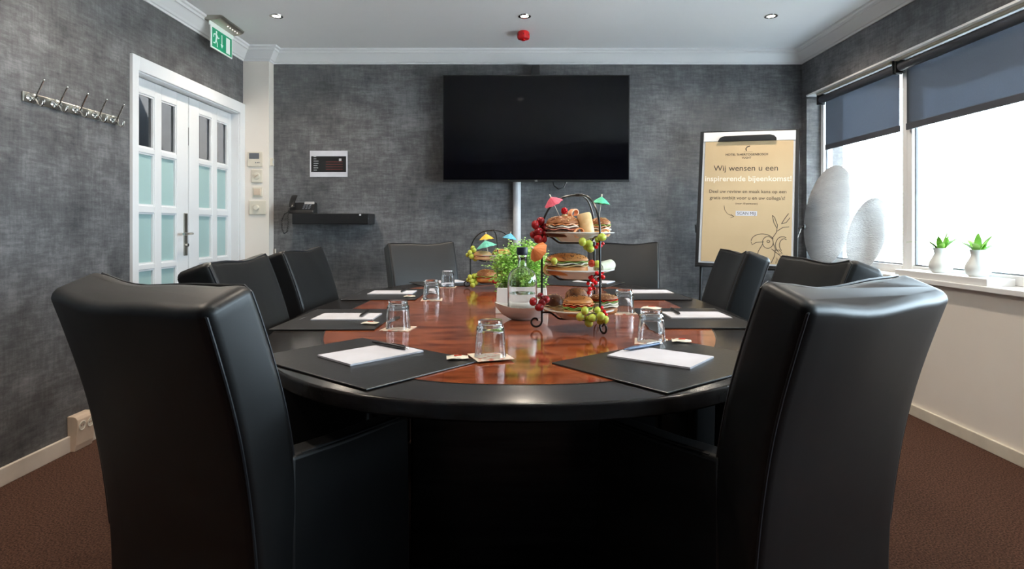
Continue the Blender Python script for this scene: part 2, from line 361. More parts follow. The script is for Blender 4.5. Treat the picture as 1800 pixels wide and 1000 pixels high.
# outside: garden shrubs, roof overhang
m = MB(); m.box((3.2,-6,-.3),(26,22,-.2)); struct(m.build('bounce_ground', mat('pale_bounce_ground', (.78,.77,.75), .9, col2=(.72,.71,.70), scale=1)))  # outdoor ground given a pale reflector colour to bounce sunlight onto the ceiling
struct(MB().box((XW+.12,-4,2.47),(XW+1.95,6,2.62)).build('roof_overhang', mat('soffit_boards', (.05,.05,.05), .8)))
def crown_tree(loc, rad, n, label):
    r = empty('garden_shrub', loc, 0, label, 'shrub'); m = MB()
    for i in range(n):
        v = Vector((random.gauss(0,1),random.gauss(0,1),random.gauss(0,1))).normalized()*random.uniform(.55,1)
        c = Vector((v.x*rad[0], v.y*rad[1], rad[2]*(1+v.z)+.3)); s = random.uniform(.06,.13)
        q = Matrix.Rotation(random.uniform(0,6.3),3,'Z') @ Matrix.Rotation(random.uniform(-1.2,1.2),3,'X')
        m._add([c+q@Vector(p)*s for p in ((-1,0,0),(0,-.5,0),(1,0,0),(0,.5,0))], [(0,1,2,3)])
    tag(m.build('foliage', mat('garden_leaf', (.44,.56,.34), .7, col2=(.6,.7,.5), scale=5), r), kind='stuff')
    m = MB(); m.tube([(0,0,-.3),(0.03,0,.6),(0,.05,1.2)], [.07,.05,.03], 7); m.build('trunk', M_stem, r)
crown_tree((7.2,7.2,.0), (.7,.7,.6), 420, 'pale green shrub in the garden low beyond the right vase')
crown_tree((10.5,11.2,.0), (.55,.8,1.1), 260, 'washed-out tree crown seen high through the large pane')
crown_tree((9.6,14.2,.0), (.9,.9,.9), 330, 'hazy garden bush seen between the two ceramic ovals')

# ------------------------------------------------------------------ ceiling fittings
lights = [(488,32),(922,28),(1353,30)]
names = ['recessed ceiling spotlight on the left near the exit sign', 'recessed ceiling spotlight in the middle above the red alarm', 'recessed ceiling spotlight on the right nearest the window']
XS = [(px-CX)/F*4.0 for px, _ in lights]
ld = bpy.data.lights.new('downlight', 'SPOT'); ld.energy = LAMP_W*9; ld.color = (1,.86,.70); ld.spot_size = R(150); ld.spot_blend = 1; ld.shadow_soft_size = .035
proto = None
for j, Y in enumerate((3.98, 2.65, 1.32)):  # only the far row is in view; the nearer two are added as fill
    for i, X in enumerate(XS):
        lab = names[i] if j == 0 else 'added ceiling fill spotlight out of view, %s of the row %s' % (('left','middle','right')[i], ('','above the middle of the table','nearest the camera')[j])
        if proto is None:
            r = proto = empty('ceiling_spotlight', (X, Y, ZC), 0, lab, 'ceiling light', 'recessed spotlights in the ceiling')
            MB().lathe([(.026,-.001),(.030,-.006),(.042,-.005),(.044,-.0005),(.044,.0),(.026,.0)], 24).build('bezel', M_chrome, r, smooth=True)
            MB().lathe([(.0,-.004),(.015,-.0045),(.026,-.002),(.026,-.001),(0,-.001)], 20).build('bulb', M_lampglow, r, smooth=True)
        else: dup(proto, (X, Y, ZC), 0, lab)
        lo = bpy.data.objects.new('downlight', ld); COL.objects.link(lo); lo.location = (X, Y, ZC-.02)
# red sounder
p = T(920, 60, ZC)
r = empty('fire_alarm_sounder', (.066, 4.30, ZC), 0, 'round red fire alarm sounder on the white ceiling above the television', 'alarm')
MB().lathe([(.036,0),(.040,-.004),(.044,-.012),(.045,-.04),(.041,-.052),(.030,-.056),(.0,-.056)], 28).build('housing', M_red, r, smooth=True)
MB().lathe([(.0,-.056),(.014,-.056),(.016,-.062),(.010,-.066),(0,-.066)], 20).build('sounder_cap', M_red, r, smooth=True)
m = MB()
for k in range(6):
    a = k*pi/3; m.box((-.002,-.046,-.034),(.002,-.0435,-.022), Matrix.Rotation(a,4,'Z'))
tag(m.build('slots', M_blackpl, r), kind='stuff')
# exit sign
r = empty('emergency_exit_sign', (-2.022, 4.13, ZC), 0, 'green illuminated emergency exit sign with running man hanging near the left wall', 'exit sign')
m = MB(); rings = []
for k, y in enumerate((-.17,-.165,.165,.17)):
    s = (.86,1,1,.86)[k]; rings.append([(.082*s*cos(a), y, -.034*s*sin(a) if sin(a) > 0 else 0) for a in [pi*i/12 for i in range(13)]])
m.loft(rings); m.build('lamp_housing', M_brushed, r, smooth=True)
m = MB()
for k in range(5): m.ball((.05,-.02+k*.035,-.024), .004, 8)
tag(m.build('led_row', M_lampglow, r), kind='stuff')
m = MB(); m.box((-.006,-.166,-.062),(.006,.16,-.034)); m.build('light_bar', M_signw, r, bevel=.002)
MB().box((-.004,-.15,-.205),(.004,.145,-.06)).build('sign_frame', M_signw, r)
MB().box((.004,-.140,-.197),(.0055,.135,-.068)).build('sign_face', M_green, r)
m = MB(); x0, x1 = .0055, .0065     # pictogram seen from +X : +Y runs to the right
def pg(pts): m.loft([[(x0,y,z) for y,z in pts],[(x1,y,z) for y,z in pts]])
m.tube([(x0,-.085,-.088),(x1,-.085,-.088)], .0095, 14)
pg([(-.105,-.100),(-.080,-.098),(-.072,-.118),(-.082,-.142),(-.098,-.140),(-.094,-.118)])
pg([(-.080,-.100),(-.060,-.118),(-.046,-.112),(-.044,-.118),(-.062,-.128),(-.086,-.112)])
pg([(-.105,-.100),(-.124,-.108),(-.128,-.130),(-.121,-.131),(-.117,-.113),(-.100,-.106)])
pg([(-.084,-.140),(-.070,-.160),(-.070,-.186),(-.078,-.186),(-.080,-.164),(-.098,-.142)])
pg([(-.098,-.140),(-.106,-.160),(-.128,-.164),(-.128,-.172),(-.102,-.169),(-.088,-.146)])
pg([(-.016,-.085),(-.006,-.085),(-.006,-.150),(-.016,-.150)]); pg([(-.030,-.150),(.008,-.150),(-.011,-.176)])
pg([(.050,-.080),(.105,-.080),(.105,-.188),(.050,-.188)])
m.build('pictogram', M_signw, r)

# ------------------------------------------------------------------ left wall: coat rack, socket box
r = empty('coat_rack', (XL, 2.89, 1.64), 0, 'brushed metal coat rack with five double hooks on the left wall', 'coat rack')
MB().box((0,-.31,-.022),(.008,.31,.022)).build('rail', M_brushed, r, bevel=.003)
for k in range(5):
    y = (2.63, 2.767, 2.90, 3.034, 3.167)[k]-2.89
    MB().lathe([(0,0),(.034,0),(.036,.003),(.030,.006),(0,.007)], 24, TR((.008,y,0), ry=pi/2)@Matrix.Diagonal((.62,1,1,1))).build('hook_plate', M_chrome, r, smooth=True)
    h = MB(); h.tube([(.012,y,-.012),(.022,y,.0),(.032,y,.022),(.046,y,.052),(.058,y,.076)], .0042, 8); h.ball((.060,y,.079), .006, 10)
    h.tube([(.012,y,.008),(.026,y,-.012),(.034,y,-.030),(.048,y,-.034),(.058,y,-.024),(.060,y,-.012)], .0042, 8); h.ball((.060,y,-.010), .0055, 10)
    h.ball((.014,y,-.002), .006, 10); h.build('hook', M_chrome, r, smooth=True)
r = empty('floor_socket_box', (XL+.010, 2.905, 0), 0, 'beige double power socket box on the left baseboard', 'socket'); r.scale = (.62,1,1)
pr = [(-.012,.0),(.040,.0),(.052,.03),(.060,.085),(.066,.125),(.064,.150),(.050,.163),(.025,.168),(-.016,.168)]
MB().loft([[(x,-.060,z) for x,z in pr],[(x,.060,z) for x,z in pr]]).build('socket_housing', M_beige, r, bevel=.003)
for s in (-1, 1):
    M0 = TR((.0635, s*.028, .118), ry=pi/2+.1)
    MB().lathe([(.014,.0),(.0235,.0),(.0245,.0025),(.022,.005),(.019,.005),(.018,.0018),(0,.001)], 22, M0).build('socket', M_ivory, r, smooth=True)
    hm = MB(); 
    for q in (-.008, .008): hm.box((-.002,q-.002,.0012),(.002,q+.002,.0022), M0)
    hm.build('socket_hole', M_blackpl, r)
# ------------------------------------------------------------------ pillar fittings
def plate(name, px0, py0, px1, py1, m_, label, cat, Y=PY, d=.014):
    a = BY(px0,py0,Y); b = BY(px1,py1,Y); c = ((a+b)/2)
    r = empty(name, (c.x, Y, c.z), 0, label, cat); w, h = abs(b.x-a.x)/2, abs(a.z-b.z)/2
    MB().box((-w,-d,-h),(w,0,h)).build('cover', m_, r, bevel=.004); return r, w, h, d
r, w_, h_, d_ = plate('thermostat', 436, 267, 462, 293, M_ivory, 'cream room thermostat with grey display, top of the pillar controls', 'thermostat')
MB().box((-w_*.75,-d_-.001,h_*.05),(w_*.6,-d_,h_*.82)).build('display', M_greypl, r)
m = MB(); 
for k in range(3): m.box((w_*(.1+.22*k),-d_-.002,-h_*.55),(w_*(.2+.22*k),-d_,-h_*.4))
m.build('button', M_greypl, r)
r, w_, h_, d_ = plate('wall_dial', 443, 298, 462, 321, M_ivory, 'cream wall timer dial below the thermostat', 'dial')
MB().lathe([(.028,0),(.026,.006),(.010,.008),(0,.008)], 20, TR((0,-d_,0), rx=pi/2)).build('dial', M_ivory, r, smooth=True)
MB().box((-.002,-d_-.012,-.018),(.002,-d_-.006,.018), TR((0,0,0), ry=.9)).build('pointer', M_beige, r)
r, w_, h_, d_ = plate('light_switch', 445, 329, 462, 346, M_ivory, 'cream square light switch below the timer dial', 'switch')
MB().box((-w_*.7,-d_-.006,-h_*.7),(w_*.7,-d_,h_*.7)).build('rocker', M_beige, r, bevel=.003)
r, w_, h_, d_ = plate('dimmer_switch', 439, 353, 468, 377, M_ivory, 'cream dimmer with round knob, lowest of the pillar controls', 'switch')
MB().lathe([(.022,0),(.022,.012),(.018,.018),(0,.018)], 22, TR((-.005,-d_,0), rx=pi/2)).build('knob', M_ivory, r, smooth=True)
r = empty('wall_sensor', (PX, 4.73, 1.07+115*4.73/F), 0, 'small cream sensor box on the right edge of the pillar', 'sensor')
MB().box((0,-.018,-.03),(.018,.018,.03)).build('sensor_case', M_ivory, r, bevel=.003); MB().box((.018,-.008,-.012),(.0195,.008,.012)).build('sensor_lens', M_grey, r)
# cable down the pillar
tag(MB().tube([(-1.92+.012,YB-.01,.9),(-1.905,YB-.012,.6),(-1.90,YB-.02,.42),(-1.86,YB-.03,.32),(-1.85,YB-.02,.12),(-1.87,YB-.03,.035)], .006, 8).build('cable', M_ivory, smooth=True), 'white cable hanging down beside the pillar behind the left chairs', 'cable')

# ------------------------------------------------------------------ back wall: print, shelf, telephone, tv, pole
a = BY(545,265,YB); b = BY(611,311,YB); c = (a+b)/2
r = empty('wall_print', (c.x, YB, c.z), 0, 'small white print with a dark picture on the grey wall above the telephone', 'picture'); w_, h_ = (b.x-a.x)/2, (a.z-b.z)/2
MB().box((-w_,-.004,-h_),(w_,0,h_)).build('sheet', M_paper, r)
MB().box((-w_*.93,-.0045,-h_*.62),(w_*.93,-.004,h_*.58)).build('picture_area', M_blackpl, r)
m = MB(); random.seed(3)
for k in range(7): m.box((-w_*.8,-.005,-h_*.5+k*.018),(-w_*.8+random.uniform(.02,.05),-.0045,-h_*.5+k*.018+.004))
m.box((w_*.55,-.005,h_*.22),(w_*.68,-.0045,h_*.40))
tag(m.build('picture_detail', M_grey, r), kind='stuff')
m = MB()
for k in range(4): m.box((-w_*.15,-.005,-h_*.45+k*.02),(w_*.75,-.0045,-h_*.45+k*.02+.006))
m.build('picture_lines', mat('dark_red_print', (.12,.03,.025), .5), r)
YS = 4.58
a = BY(513,375,YS); b = BY(648,394,YS); c = (a+b)/2
r = empty('wall_shelf', (c.x, YB, c.z), 0, 'black floating box shelf on the grey wall holding the telephone', 'shelf'); w_, h_ = (b.x-a.x)/2, (a.z-b.z)/2
MB().box((-w_,YS-YB,-h_),(w_,0,h_)).build('shelf_box', M_blackpl, r, bevel=.004)
MB().lathe([(.008,0),(.008,.003),(0,.004)], 14, TR((w_-.065,YS-YB,h_-.012), rx=pi/2)).build('shelf_mark', M_paper, r)
zs = c.z+h_
r = empty('desk_telephone', (BY(533,375,4.66).x, 4.67, zs), R(8), 'black desk telephone with handset and coiled cord on the wall shelf', 'telephone')
pr = [(-.07,0),(.07,0),(.07,.075),(.05,.09),(-.065,.025)]
MB().loft([[(-.10,y,z) for y,z in pr],[(.09,y,z) for y,z in pr]]).build('base', M_blackpl, r, bevel=.005)
m = MB(); rings = []
for k in range(13):
    t = -1+k/6; rr = .017+.010*(abs(t) > .65); zz = .055+.045*t; yy = -.075+.055*(t+1)-.02*(1-t*t)
    rings.append([( -.072+.022*cos(q), yy-.010+rr*.55*sin(q), .030+zz+.012*0+rr*.2*sin(q)+.012) for q in [2*pi*i/12 for i in range(12)]])
m.loft(rings); m.build('handset', M_blackpl, r, smooth=True)
m = MB(); m.box((-.005,-.006,0),(.07,.0,.03), TR((.005,.027,.066), rx=-.5)); m.build('display', M_greypl, r)
for i in range(4):
    for j in range(3):
        MB().box((0,0,0),(.014,.010,.004), TR((.0+.021*j,-.052+.022*i,.034+.012*i), rx=.5)).build('key', M_greypl, r, bevel=.001)
cords = [(-.10,-.02,.02),(-.135,-.045,-.005),(-.15,-.06,-.05),(-.148,-.07,-.11),(-.125,-.10,-.155),(-.095,-.13,-.14),(-.085,-.135,-.08),(-.09,-.13,-.01),(-.085,-.10,.035)]
P = [Vector(p) for p in cords]; cp2 = []
for i in range(len(P)-1):
    for k in range(26):
        t = k/26; q = P[i].lerp(P[i+1], t); a_ = (i+t)*26*.9; cp2.append(q+Vector((.005*cos(a_),.005*sin(a_),0)))
m = MB().tube(cp2, .0022, 5); m.build('coiled_cord', M_blackpl, r, smooth=True)
# TV
YT = 4.60
r = empty('television', ((778+1107)/2/F*YT-CX/F*YT, YT, 1.835), 0, 'large flat black television mounted on the grey back wall', 'television')
w_, h_ = .721, .412
MB().box((-w_,0,-h_),(w_,.035,h_)).build('casing', M_blackpl, r, bevel=.004)
MB().box((-w_+.009,-.0015,-h_+.016),(w_-.009,.0005,h_-.009)).build('screen', M_tv, r)
MB().box((-.30,.035,-.25),(.30,.08,.25)).build('rear_housing', M_blackpl, r, bevel=.01)
m = MB(); m.box((-.03,.08,-.20),(.03,YB-YT,h_+.09)); m.box((-.03,.05,h_-.02),(.025,.09,h_+.09)); m.build('mount_bar', M_blackpl, r)
text('LG', .016, M_grey, r, .0, -.002, -h_+.002, 'maker_mark')
tag(MB().tube([(.30,YB-.05,1.45),(.315,YB-.06,1.40),(.35,YB-.07,1.372),(.39,YB-.06,1.385),(.42,YB-.05,1.45)], .005, 8).build('cable', M_blackpl, smooth=True), 'thin black cable loop hanging below the television', 'cable')
m = MB(); m.lathe([(.032,0),(.032,1.50)], 24, TR((.021,YB-.036,0))); m.build('pole_tube', M_grey, smooth=True)
po_ = bpy.data.objects['pole_tube']; po_.name = 'cable_conduit'; tag(po_, 'light grey round cable conduit running down below the television', 'conduit')

# ------------------------------------------------------------------ flipchart
u = Vector((.603,-.235,0)).normalized(); yaw = math.atan2(u.y, u.x)
r = empty('flipchart', (1.335, 4.37, 0), yaw, 'flipchart easel with kraft paper poster in the corner beside the window', 'flipchart')
fb = bpy.data.objects.new('board', None)
W_, HH_ = .655, .985; LEAN = R(-9); ROLL = R(1.6)
BM = Matrix.Translation((0,0,.815)) @ Matrix.Rotation(LEAN,4,'X') @ Matrix.Rotation(ROLL,4,'Y')
def fp(o): o.matrix_local = BM; return o
brd = fp(MB().box((0,0,0),(W_,.018,HH_)).build('board', M_board, r, bevel=.003))
m = MB(); m.box((-.012,-.006,-.01),(.012,.024,HH_+.004)); m.box((W_-.014,-.006,-.01),(W_+.012,.024,HH_+.004)); m.box((-.012,-.012,-.03),(W_+.012,.026,.0)); m.box((-.012,-.004,HH_-.002),(W_+.012,.022,HH_+.004))
fp(m.build('board_frame', M_blackpl, r, bevel=.002))
fp(MB().box((.0,-.065,-.030),(W_,-.012,-.022)).build('pen_tray', M_blackpl, r, bevel=.002))
m = MB(); m.box((.014,-.008,HH_-.075),(W_-.014,0,HH_-.006)); fp(m.build('clamp_bar', M_white, r, bevel=.002))
hp = [(.115,.0),(.515,.0),(.515,.018),(.50,.036),(.47,.046),(.16,.040),(.13,.028)]
fp(MB().loft([[(x,-.024,HH_-.080+z) for x,z in hp],[(x,-.008,HH_-.080+z) for x,z in hp]]).build('clamp_handle', M_blackpl, r, bevel=.003))
pap = fp(MB().box((.028,-.004,.012),(W_-.028,-.001,HH_-.076)).build('poster', M_kraft, r)); pap['label'] = 'kraft brown poster with Dutch text and toucan drawing'
fx = W_/2
def ft(s, size, x, z, mt, bold=0, xs=1, align='CENTER'): 
    o = text(s, size, mt, r, 0, 0, 0, 'lettering', align, bold=bold, xs=xs); o.matrix_local = BM @ Matrix.Translation((x,-.0045,z)) @ Matrix.Rotation(pi/2,4,'X') @ Matrix.Diagonal((xs,1,1,1))
ft("HOTEL 'S-HERTOGENBOSCH", .0225, fx-.01, .800, M_ink, .0004); ft('VUGHT', .019, fx-.01, .776, M_ink, .0004)
ft('Wij wensen u een', .060, fx-.015, .685, M_ink); ft('inspirerende bijeenkomst!', .056, fx, .608, M_inkl, .0008)
ft('Deel uw review en maak kans op een', .0345, fx, .520, M_ink); ft("gratis ontbijt voor u en uw collega's!", .0345, fx, .472, M_ink); ft('(voor 10 personen)', .019, fx, .436, M_ink)
fp(MB().box((fx-.072,-.0052,.352),(fx+.072,-.004,.388)).build('scan_label', M_paper, r)); 
o = text('SCAN MIJ', .030, M_ink, r, 0,0,0); o.matrix_local = BM @ Matrix.Translation((fx,-.0056,.360)) @ Matrix.Rotation(pi/2,4,'X')
def sk(lines, rr=.0020, name='line_drawing'):
    m = MB()
    for ln in lines: m.tube([(x,-.0045,z) for x,z in ln], rr, 4)
    fp(m.build(name, M_ink, r))
sk([[(fx-.012,.835),(fx-.016,.850),(fx-.008,.864),(fx+.012,.870)]], .0035, 'emblem'); sk([[(fx-.03,.826),(fx+.03,.826)]], .001, 'emblem_rule')
sk([[(.175,.425),(.18,.395),(.20,.365),(.245,.345)],[(.225,.362),(.245,.345),(.222,.335)]], .0014, 'arrow_drawing')
arc = lambda cx, cz, rx, rz, a0, a1, n=12: [(cx+rx*cos(R(a0+(a1-a0)*k/n)), cz+rz*sin(R(a0+(a1-a0)*k/n))) for k in range(n+1)]
sk([arc(.44,.17,.075,.055,20,178), [(.365,.165),(.372,.145),(.40,.163),(.45,.168)], arc(.475,.165,.035,.042,0,360,18), arc(.478,.172,.009,.009,0,360,10),
    [(.44,.150),(.415,.10),(.405,.06),(.41,.02)], [(.51,.160),(.525,.12),(.52,.07),(.50,.02)], [(.50,.19),(.53,.24),(.535,.29),(.515,.345),(.50,.36)], [(.50,.36),(.51,.31),(.53,.27)],
    [(.56,.30),(.585,.345),(.605,.375)], [(.56,.30),(.59,.31),(.615,.345)], [(.53,.245),(.57,.275),(.61,.28)], [(.50,.12),(.55,.08),(.61,.02)], [(.52,.11),(.55,.115),(.57,.09),(.545,.085)],
    arc(.57,.15,.045,.06,60,240,10), arc(.58,.15,.03,.045,60,240,8), [(.53,.02),(.535,.06),(.55,.02)], [(.56,.02),(.565,.07),(.58,.02)], [(.59,.02),(.60,.08),(.61,.04)]])
sk([[(.22+.03*k,.015),(.215+.03*k+.012*(k%2),.055+.02*((k*3)%4)/3)] for k in range(8)]+[[(.225+.03*k,.015),(.235+.03*k,.045)] for k in range(8)], .0018, 'grass_drawing')
# easel legs
m = MB(); MB_l = []
for x in (.03, W_-.03):
    MB().tube([(x,.03,.82),(x+.01*(1 if x>.3 else -1),-.10,.005)], .011, 10).build('leg', M_blackpl, r, smooth=True)
MB().tube([(W_/2,.10,1.2),(W_/2,.34,.012)], .011, 10).build('leg', M_blackpl, r, smooth=True)
kb = MB(); kb.tube([(W_+.012,.008,.27),(W_+.045,.008,.285)], .006, 8); kb.lathe([(.0,0),(.016,.0),(.022,.008),(.016,.018),(0,.018)], 12, TR((W_+.042,.008,.284), ry=pi/2)); kb.tube([(W_+.030,.008,.28),(W_+.005,.01,.20)], .006, 8)
fp(kb.build('clamp_knob', M_blackpl, r, smooth=True))
kb = MB(); kb.tube([(-.014,.008,.22),(-.022,.008,.28)], .006, 8); fp(kb.build('side_clip', M_blackpl, r, smooth=True))

# ------------------------------------------------------------------ window sill objects
ZS = WZ0+.028
def oval(name, loc, hx, hz, tilt, rz, label, dish, skew=0):
    r = empty(name, loc, rz, label, 'ornament'); m = MB(); n = 40; rings = []
    zmin = -hz*math.sqrt(cos(tilt)**2+(hx/hz*sin(tilt))**2)
    def pt(rad, a, side):
        x = hx*rad*cos(a); z = hz*rad*sin(a); d = dish*(1-rad**2)
        y = -d*(1 if side == 0 else .55) + skew*(rad**2)*cos(a-.6)*abs(cos(a-.6)) - (.010*(1-rad**8) if side == 0 else -.010*(1-rad**8))
        X = x*cos(tilt)+z*sin(tilt); Z = -x*sin(tilt)+z*cos(tilt)
        return (X, y, Z-zmin)
    for side in (0, 1):
        rs = [1e-3,.12,.25,.4,.55,.7,.82,.92,.97,1.0]; rs = rs if side == 0 else rs[::-1]
        for q in rs: rings.append([pt(q, 2*pi*k/n, side) for k in range(n)])
    m.loft(rings, True); m.build('oval_body', M_oval, r, smooth=True, weld=True, angle=70)
    MB().box((-hx*.35,-.035,-.0),(hx*.35,.02,.012)).build('base', M_oval, r, bevel=.004)
    return r
oval('ceramic_oval', (2.345, 4.45, ZS), .165, .375, R(9), R(-36), 'large tall white ceramic oval standing on the window sill by the corner', .03)
oval('ceramic_oval', (2.345, 3.97, ZS), .108, .245, R(13), R(-34), 'smaller white textured ceramic shell shape on the sill beside the large oval', -.03, .05)
# riser slab and vases
r = MB().box((2.262,2.86,ZS),(2.40,3.55,ZS+.035)).build('sill_riser', M_white, bevel=.002)
r.name = 'sill_riser'; tag(r, 'low white rectangular riser on the window sill under the plant vases', 'riser')
def vase(px, Y, X, label, seed):
    r = empty('plant_vase', (X, Y, ZS+.035), 0, label, 'plant vase', 'small white vases with spider plants')
    MB().lathe([(.0,0),(.030,0),(.040,.012),(.046,.035),(.042,.06),(.030,.088),(.024,.105),(.027,.125),(.031,.135),(.028,.135),(.022,.12),(.020,.105),(.0,.10)], 28).build('vase', M_vase, r, smooth=True)
    rnd = random.Random(seed)
    r.scale = (1.25,1.25,1.0)
    for k in range(17):
        a = rnd.uniform(0, 2*pi); L = rnd.uniform(.07,.135); dr = rnd.uniform(.2,1.3); m = MB(); rg = []; n = 7
        for i in range(n+1):
            t = i/n; rad = L*t*min(1,dr*.8); z = .115+L*(t*1.1-dr*.55*t*t)*.9; wd = .012*sin(pi*(.12+.88*t))*(1 if t < 1 else .1)+.0006
            c = Vector((rad*cos(a), rad*sin(a), z)); s = Vector((-sin(a), cos(a), 0))*wd
            rg.append([c-s, c-Vector((0,0,.0015)), c+s, c+Vector((0,0,.0005))])
        m.loft(rg); m.build('leaf', M_leafp, r, smooth=True)
    return r
vase(0, 3.27, 2.335, 'white vase with spiky green plant, left one on the sill riser', 2)
vase(0, 3.02, 2.345, 'white vase with spiky green plant, right one on the sill riser', 5)

# ------------------------------------------------------------------ table
TX, TY, TA, TB, TN = .015, 2.42, .815, 1.33, 2.35
def sup(a, b, n=96, e=TN):
    out = []
    for k in range(n):
        t = 2*pi*k/n; c, s = cos(t), sin(t)
        out.append((a*math.copysign(abs(c)**(2/e), c), b*math.copysign(abs(s)**(2/e), s)))
    return out
tb = empty('conference_table', (TX, TY, 0), 0, 'long oval black conference table with red burl veneer centre', 'table')
rings = []
for d, z in ((-.03,.712),(-.006,.712),(0,.717),(0,.742),(-.002,.7465),(-.007,.749)):
    rings.append([(x,y,z) for x,y in sup(TA+d, TB+d)])
MB().loft(rings).build('tabletop', M_blackwood, tb, smooth=True, angle=50)
MB().loft([[(x,y,.7480) for x,y in sup(.655,1.205)],[(x,y,.7496) for x,y in sup(.655,1.205)]]).build('inlay_line', M_seam, tb)
MB().loft([[(x,y,.7482) for x,y in sup(.650,1.20)],[(x,y,.75) for x,y in sup(.650,1.20)]]).build('veneer_inlay', M_burl, tb)
MB().loft([[(x,y,.66) for x,y in sup(.30,.78)],[(x,y,.712) for x,y in sup(.34,.84)]]).build('sub_frame', M_blackpl, tb)
for s in (-1, 1):
    MB().box((-.33,s*.50-.11,.04),(.33,s*.50+.11,.67)).build('pedestal', M_blackwood, tb, bevel=.01)
    MB().box((-.34,s*.50-.14,0),(.34,s*.50+.14,.04)).build('foot_plate', M_blackwood, tb, bevel=.006)
MB().box((-.03,-.40,.15),(.03,.40,.60)).build('stretcher', M_blackwood, tb)

# ------------------------------------------------------------------ chairs
def rrect(w, t, r, n=5):
    out = []
    for cx, cy, a0 in ((w/2-r,t/2-r,0),(-w/2+r,t/2-r,90),(-w/2+r,-t/2+r,180),(w/2-r,-t/2+r,270)):
        for k in range(n+1):
            a = R(a0+90*k/n); out.append((cx+r*cos(a), cy+r*sin(a)))
    return out
prof = [(-.215,.012),(-.215,.20),(-.216,.40),(-.222,.50),(-.234,.60),(-.252,.70),(-.276,.79),(-.306,.88),(-.328,.938)]
def pinterp(t):
    # t in 0..1 along profile
    f = t*(len(prof)-1); i = min(int(f), len(prof)-2); u_ = f-i
    P0 = Vector(prof[max(i-1,0)]); P1 = Vector(prof[i]); P2 = Vector(prof[i+1]); P3 = Vector(prof[min(i+2,len(prof)-1)])
    return .5*((2*P1)+(P2-P0)*u_+(2*P0-5*P1+4*P2-P3)*u_**2+(3*P1-P0-3*P2+P3)*u_**3)
def wid(t): return .455+.020*t
def thk(t): return .105+.012*sin(pi*t)
def shape(x, y, z):
    """plan curvature and raised corners of the back"""
    k = max(0, min(1, (z-.45)/.5)); q = (x/.24)**2
    return Vector((x, y-.016*k*(1-q), z+.014*k*k*k*(q-.5)+.004*k*sin(x*19)))
def backrest_mb():
    m = MB(); rings = []; N = 26
    ends = [(1-.0, 0)]
    def ring(t, inset, up):
        p = pinterp(t); q = pinterp(min(t+.01,1)) - pinterp(max(t-.01,0)); q.normalize()
        nrm = Vector((q.y, -q.x))         # front direction
        if nrm.x < 0: nrm = -nrm
        p = p+q*up; out = []
        for x, d in rrect(wid(t)-2*inset, thk(t)-2*inset, .022-min(inset,.012)*.8):
            # densify not needed: subdivisions come from rrect corners
            out.append(shape(x, p.x+nrm.x*d, p.y+nrm.y*d))
        return out
    def dense(rg):
        out = []
        for i in range(len(rg)):
            a, b = rg[i], rg[(i+1) % len(rg)]; out.append(a)
            if (b-a).length > .12:
                for k in range(1, 8):
                    x = a.lerp(b, k/8); out.append(x)
        return out
    rs = [ring(k/N, 0, 0) for k in range(N+1)]
    for ins, up in ((.001,.006),(.005,.012),(.012,.017),(.024,.019)): rs.append(ring(1, ins, up))
    rs2 = []
    for rg in rs:
        base = []
        for i in range(len(rg)):
            a, b = rg[i], rg[(i+1) % len(rg)]; base.append(a)
            if abs(i-5) < .5 or abs(i-17) < .5:   # the two long sides
                k_ = 10
                for k in range(1, k_):
                    t = k/k_; x = a.x+(b.x-a.x)*t
                    z0 = a.z+(b.z-a.z)*t; kk = max(0, min(1, (z0-.45)/.5)); qa = (a.x/.24)**2; q = (x/.24)**2
                    base.append(Vector((x, a.y+(b.y-a.y)*t-.016*kk*(qa-q), z0-.014*kk**3*(qa-q)+.004*kk*sin(x*19))))
        rs2.append(base)
    m.loft(rs2); return m
def piping_mb():
    m = MB()
    for fr in (-1, 1):
        pts = []
        def pp(t, sx, up=0):
            p = pinterp(t); q = pinterp(min(t+.01,1))-pinterp(max(t-.01,0)); q.normalize(); nrm = Vector((abs(q.y), -q.x))
            p = p+q*up; d = fr*(thk(t)/2-.0065); x = sx*(wid(t)/2-.0065)
            return shape(x, p.x+nrm.x*d, p.y+nrm.y*d)
        L_ = [pp(t/20, -1) for t in range(6, 21)]; Rr = [pp(t/20, 1) for t in range(6, 21)]
        top = [shape(x, L_[-1].y+.016*(1-(L_[-1].x/.24)**2), pp(1,1,.015).z-.0035) for x in [-.215+.043*k for k in range(11)]]
        m.tube(L_+top+Rr[::-1], .0028, 6)
    return m
def make_chair():
    r = empty('armchair', (0,0,0))
    backrest_mb().build('backrest', M_leather, r, smooth=True, angle=70)
    piping_mb().build('piping', M_pipe, r, smooth=True)
    # seat
    m = MB(); m.box((-.175,-.165,.30),(.175,.165,.465)); m.build('seat', M_leather, r, bevel=.03, seg=4, smooth=True)
    for s in (-1, 1):
        pr = [(-.20,.01),(.170,.01),(.170,.40),(.165,.605),(.150,.622),(-.05,.630),(-.20,.642)]
        o = MB().loft([[(s*.175,y,z) for y,z in pr],[(s*.232,y,z) for y,z in pr]]).build('armrest', M_leather, r, bevel=.014, seg=4, smooth=True)
    MB().box((-.176,.12,.01),(.176,.162,.31)).build('front_skirt', M_leather, r, bevel=.006, smooth=True)
    for s in (-1, 1): MB().tube([(s*.227,-.17,.636),(s*.227,-.02,.627),(s*.227,.145,.619)], .0026, 6).build('arm_piping', M_pipe, r, smooth=True)
    return r
chair0 = None
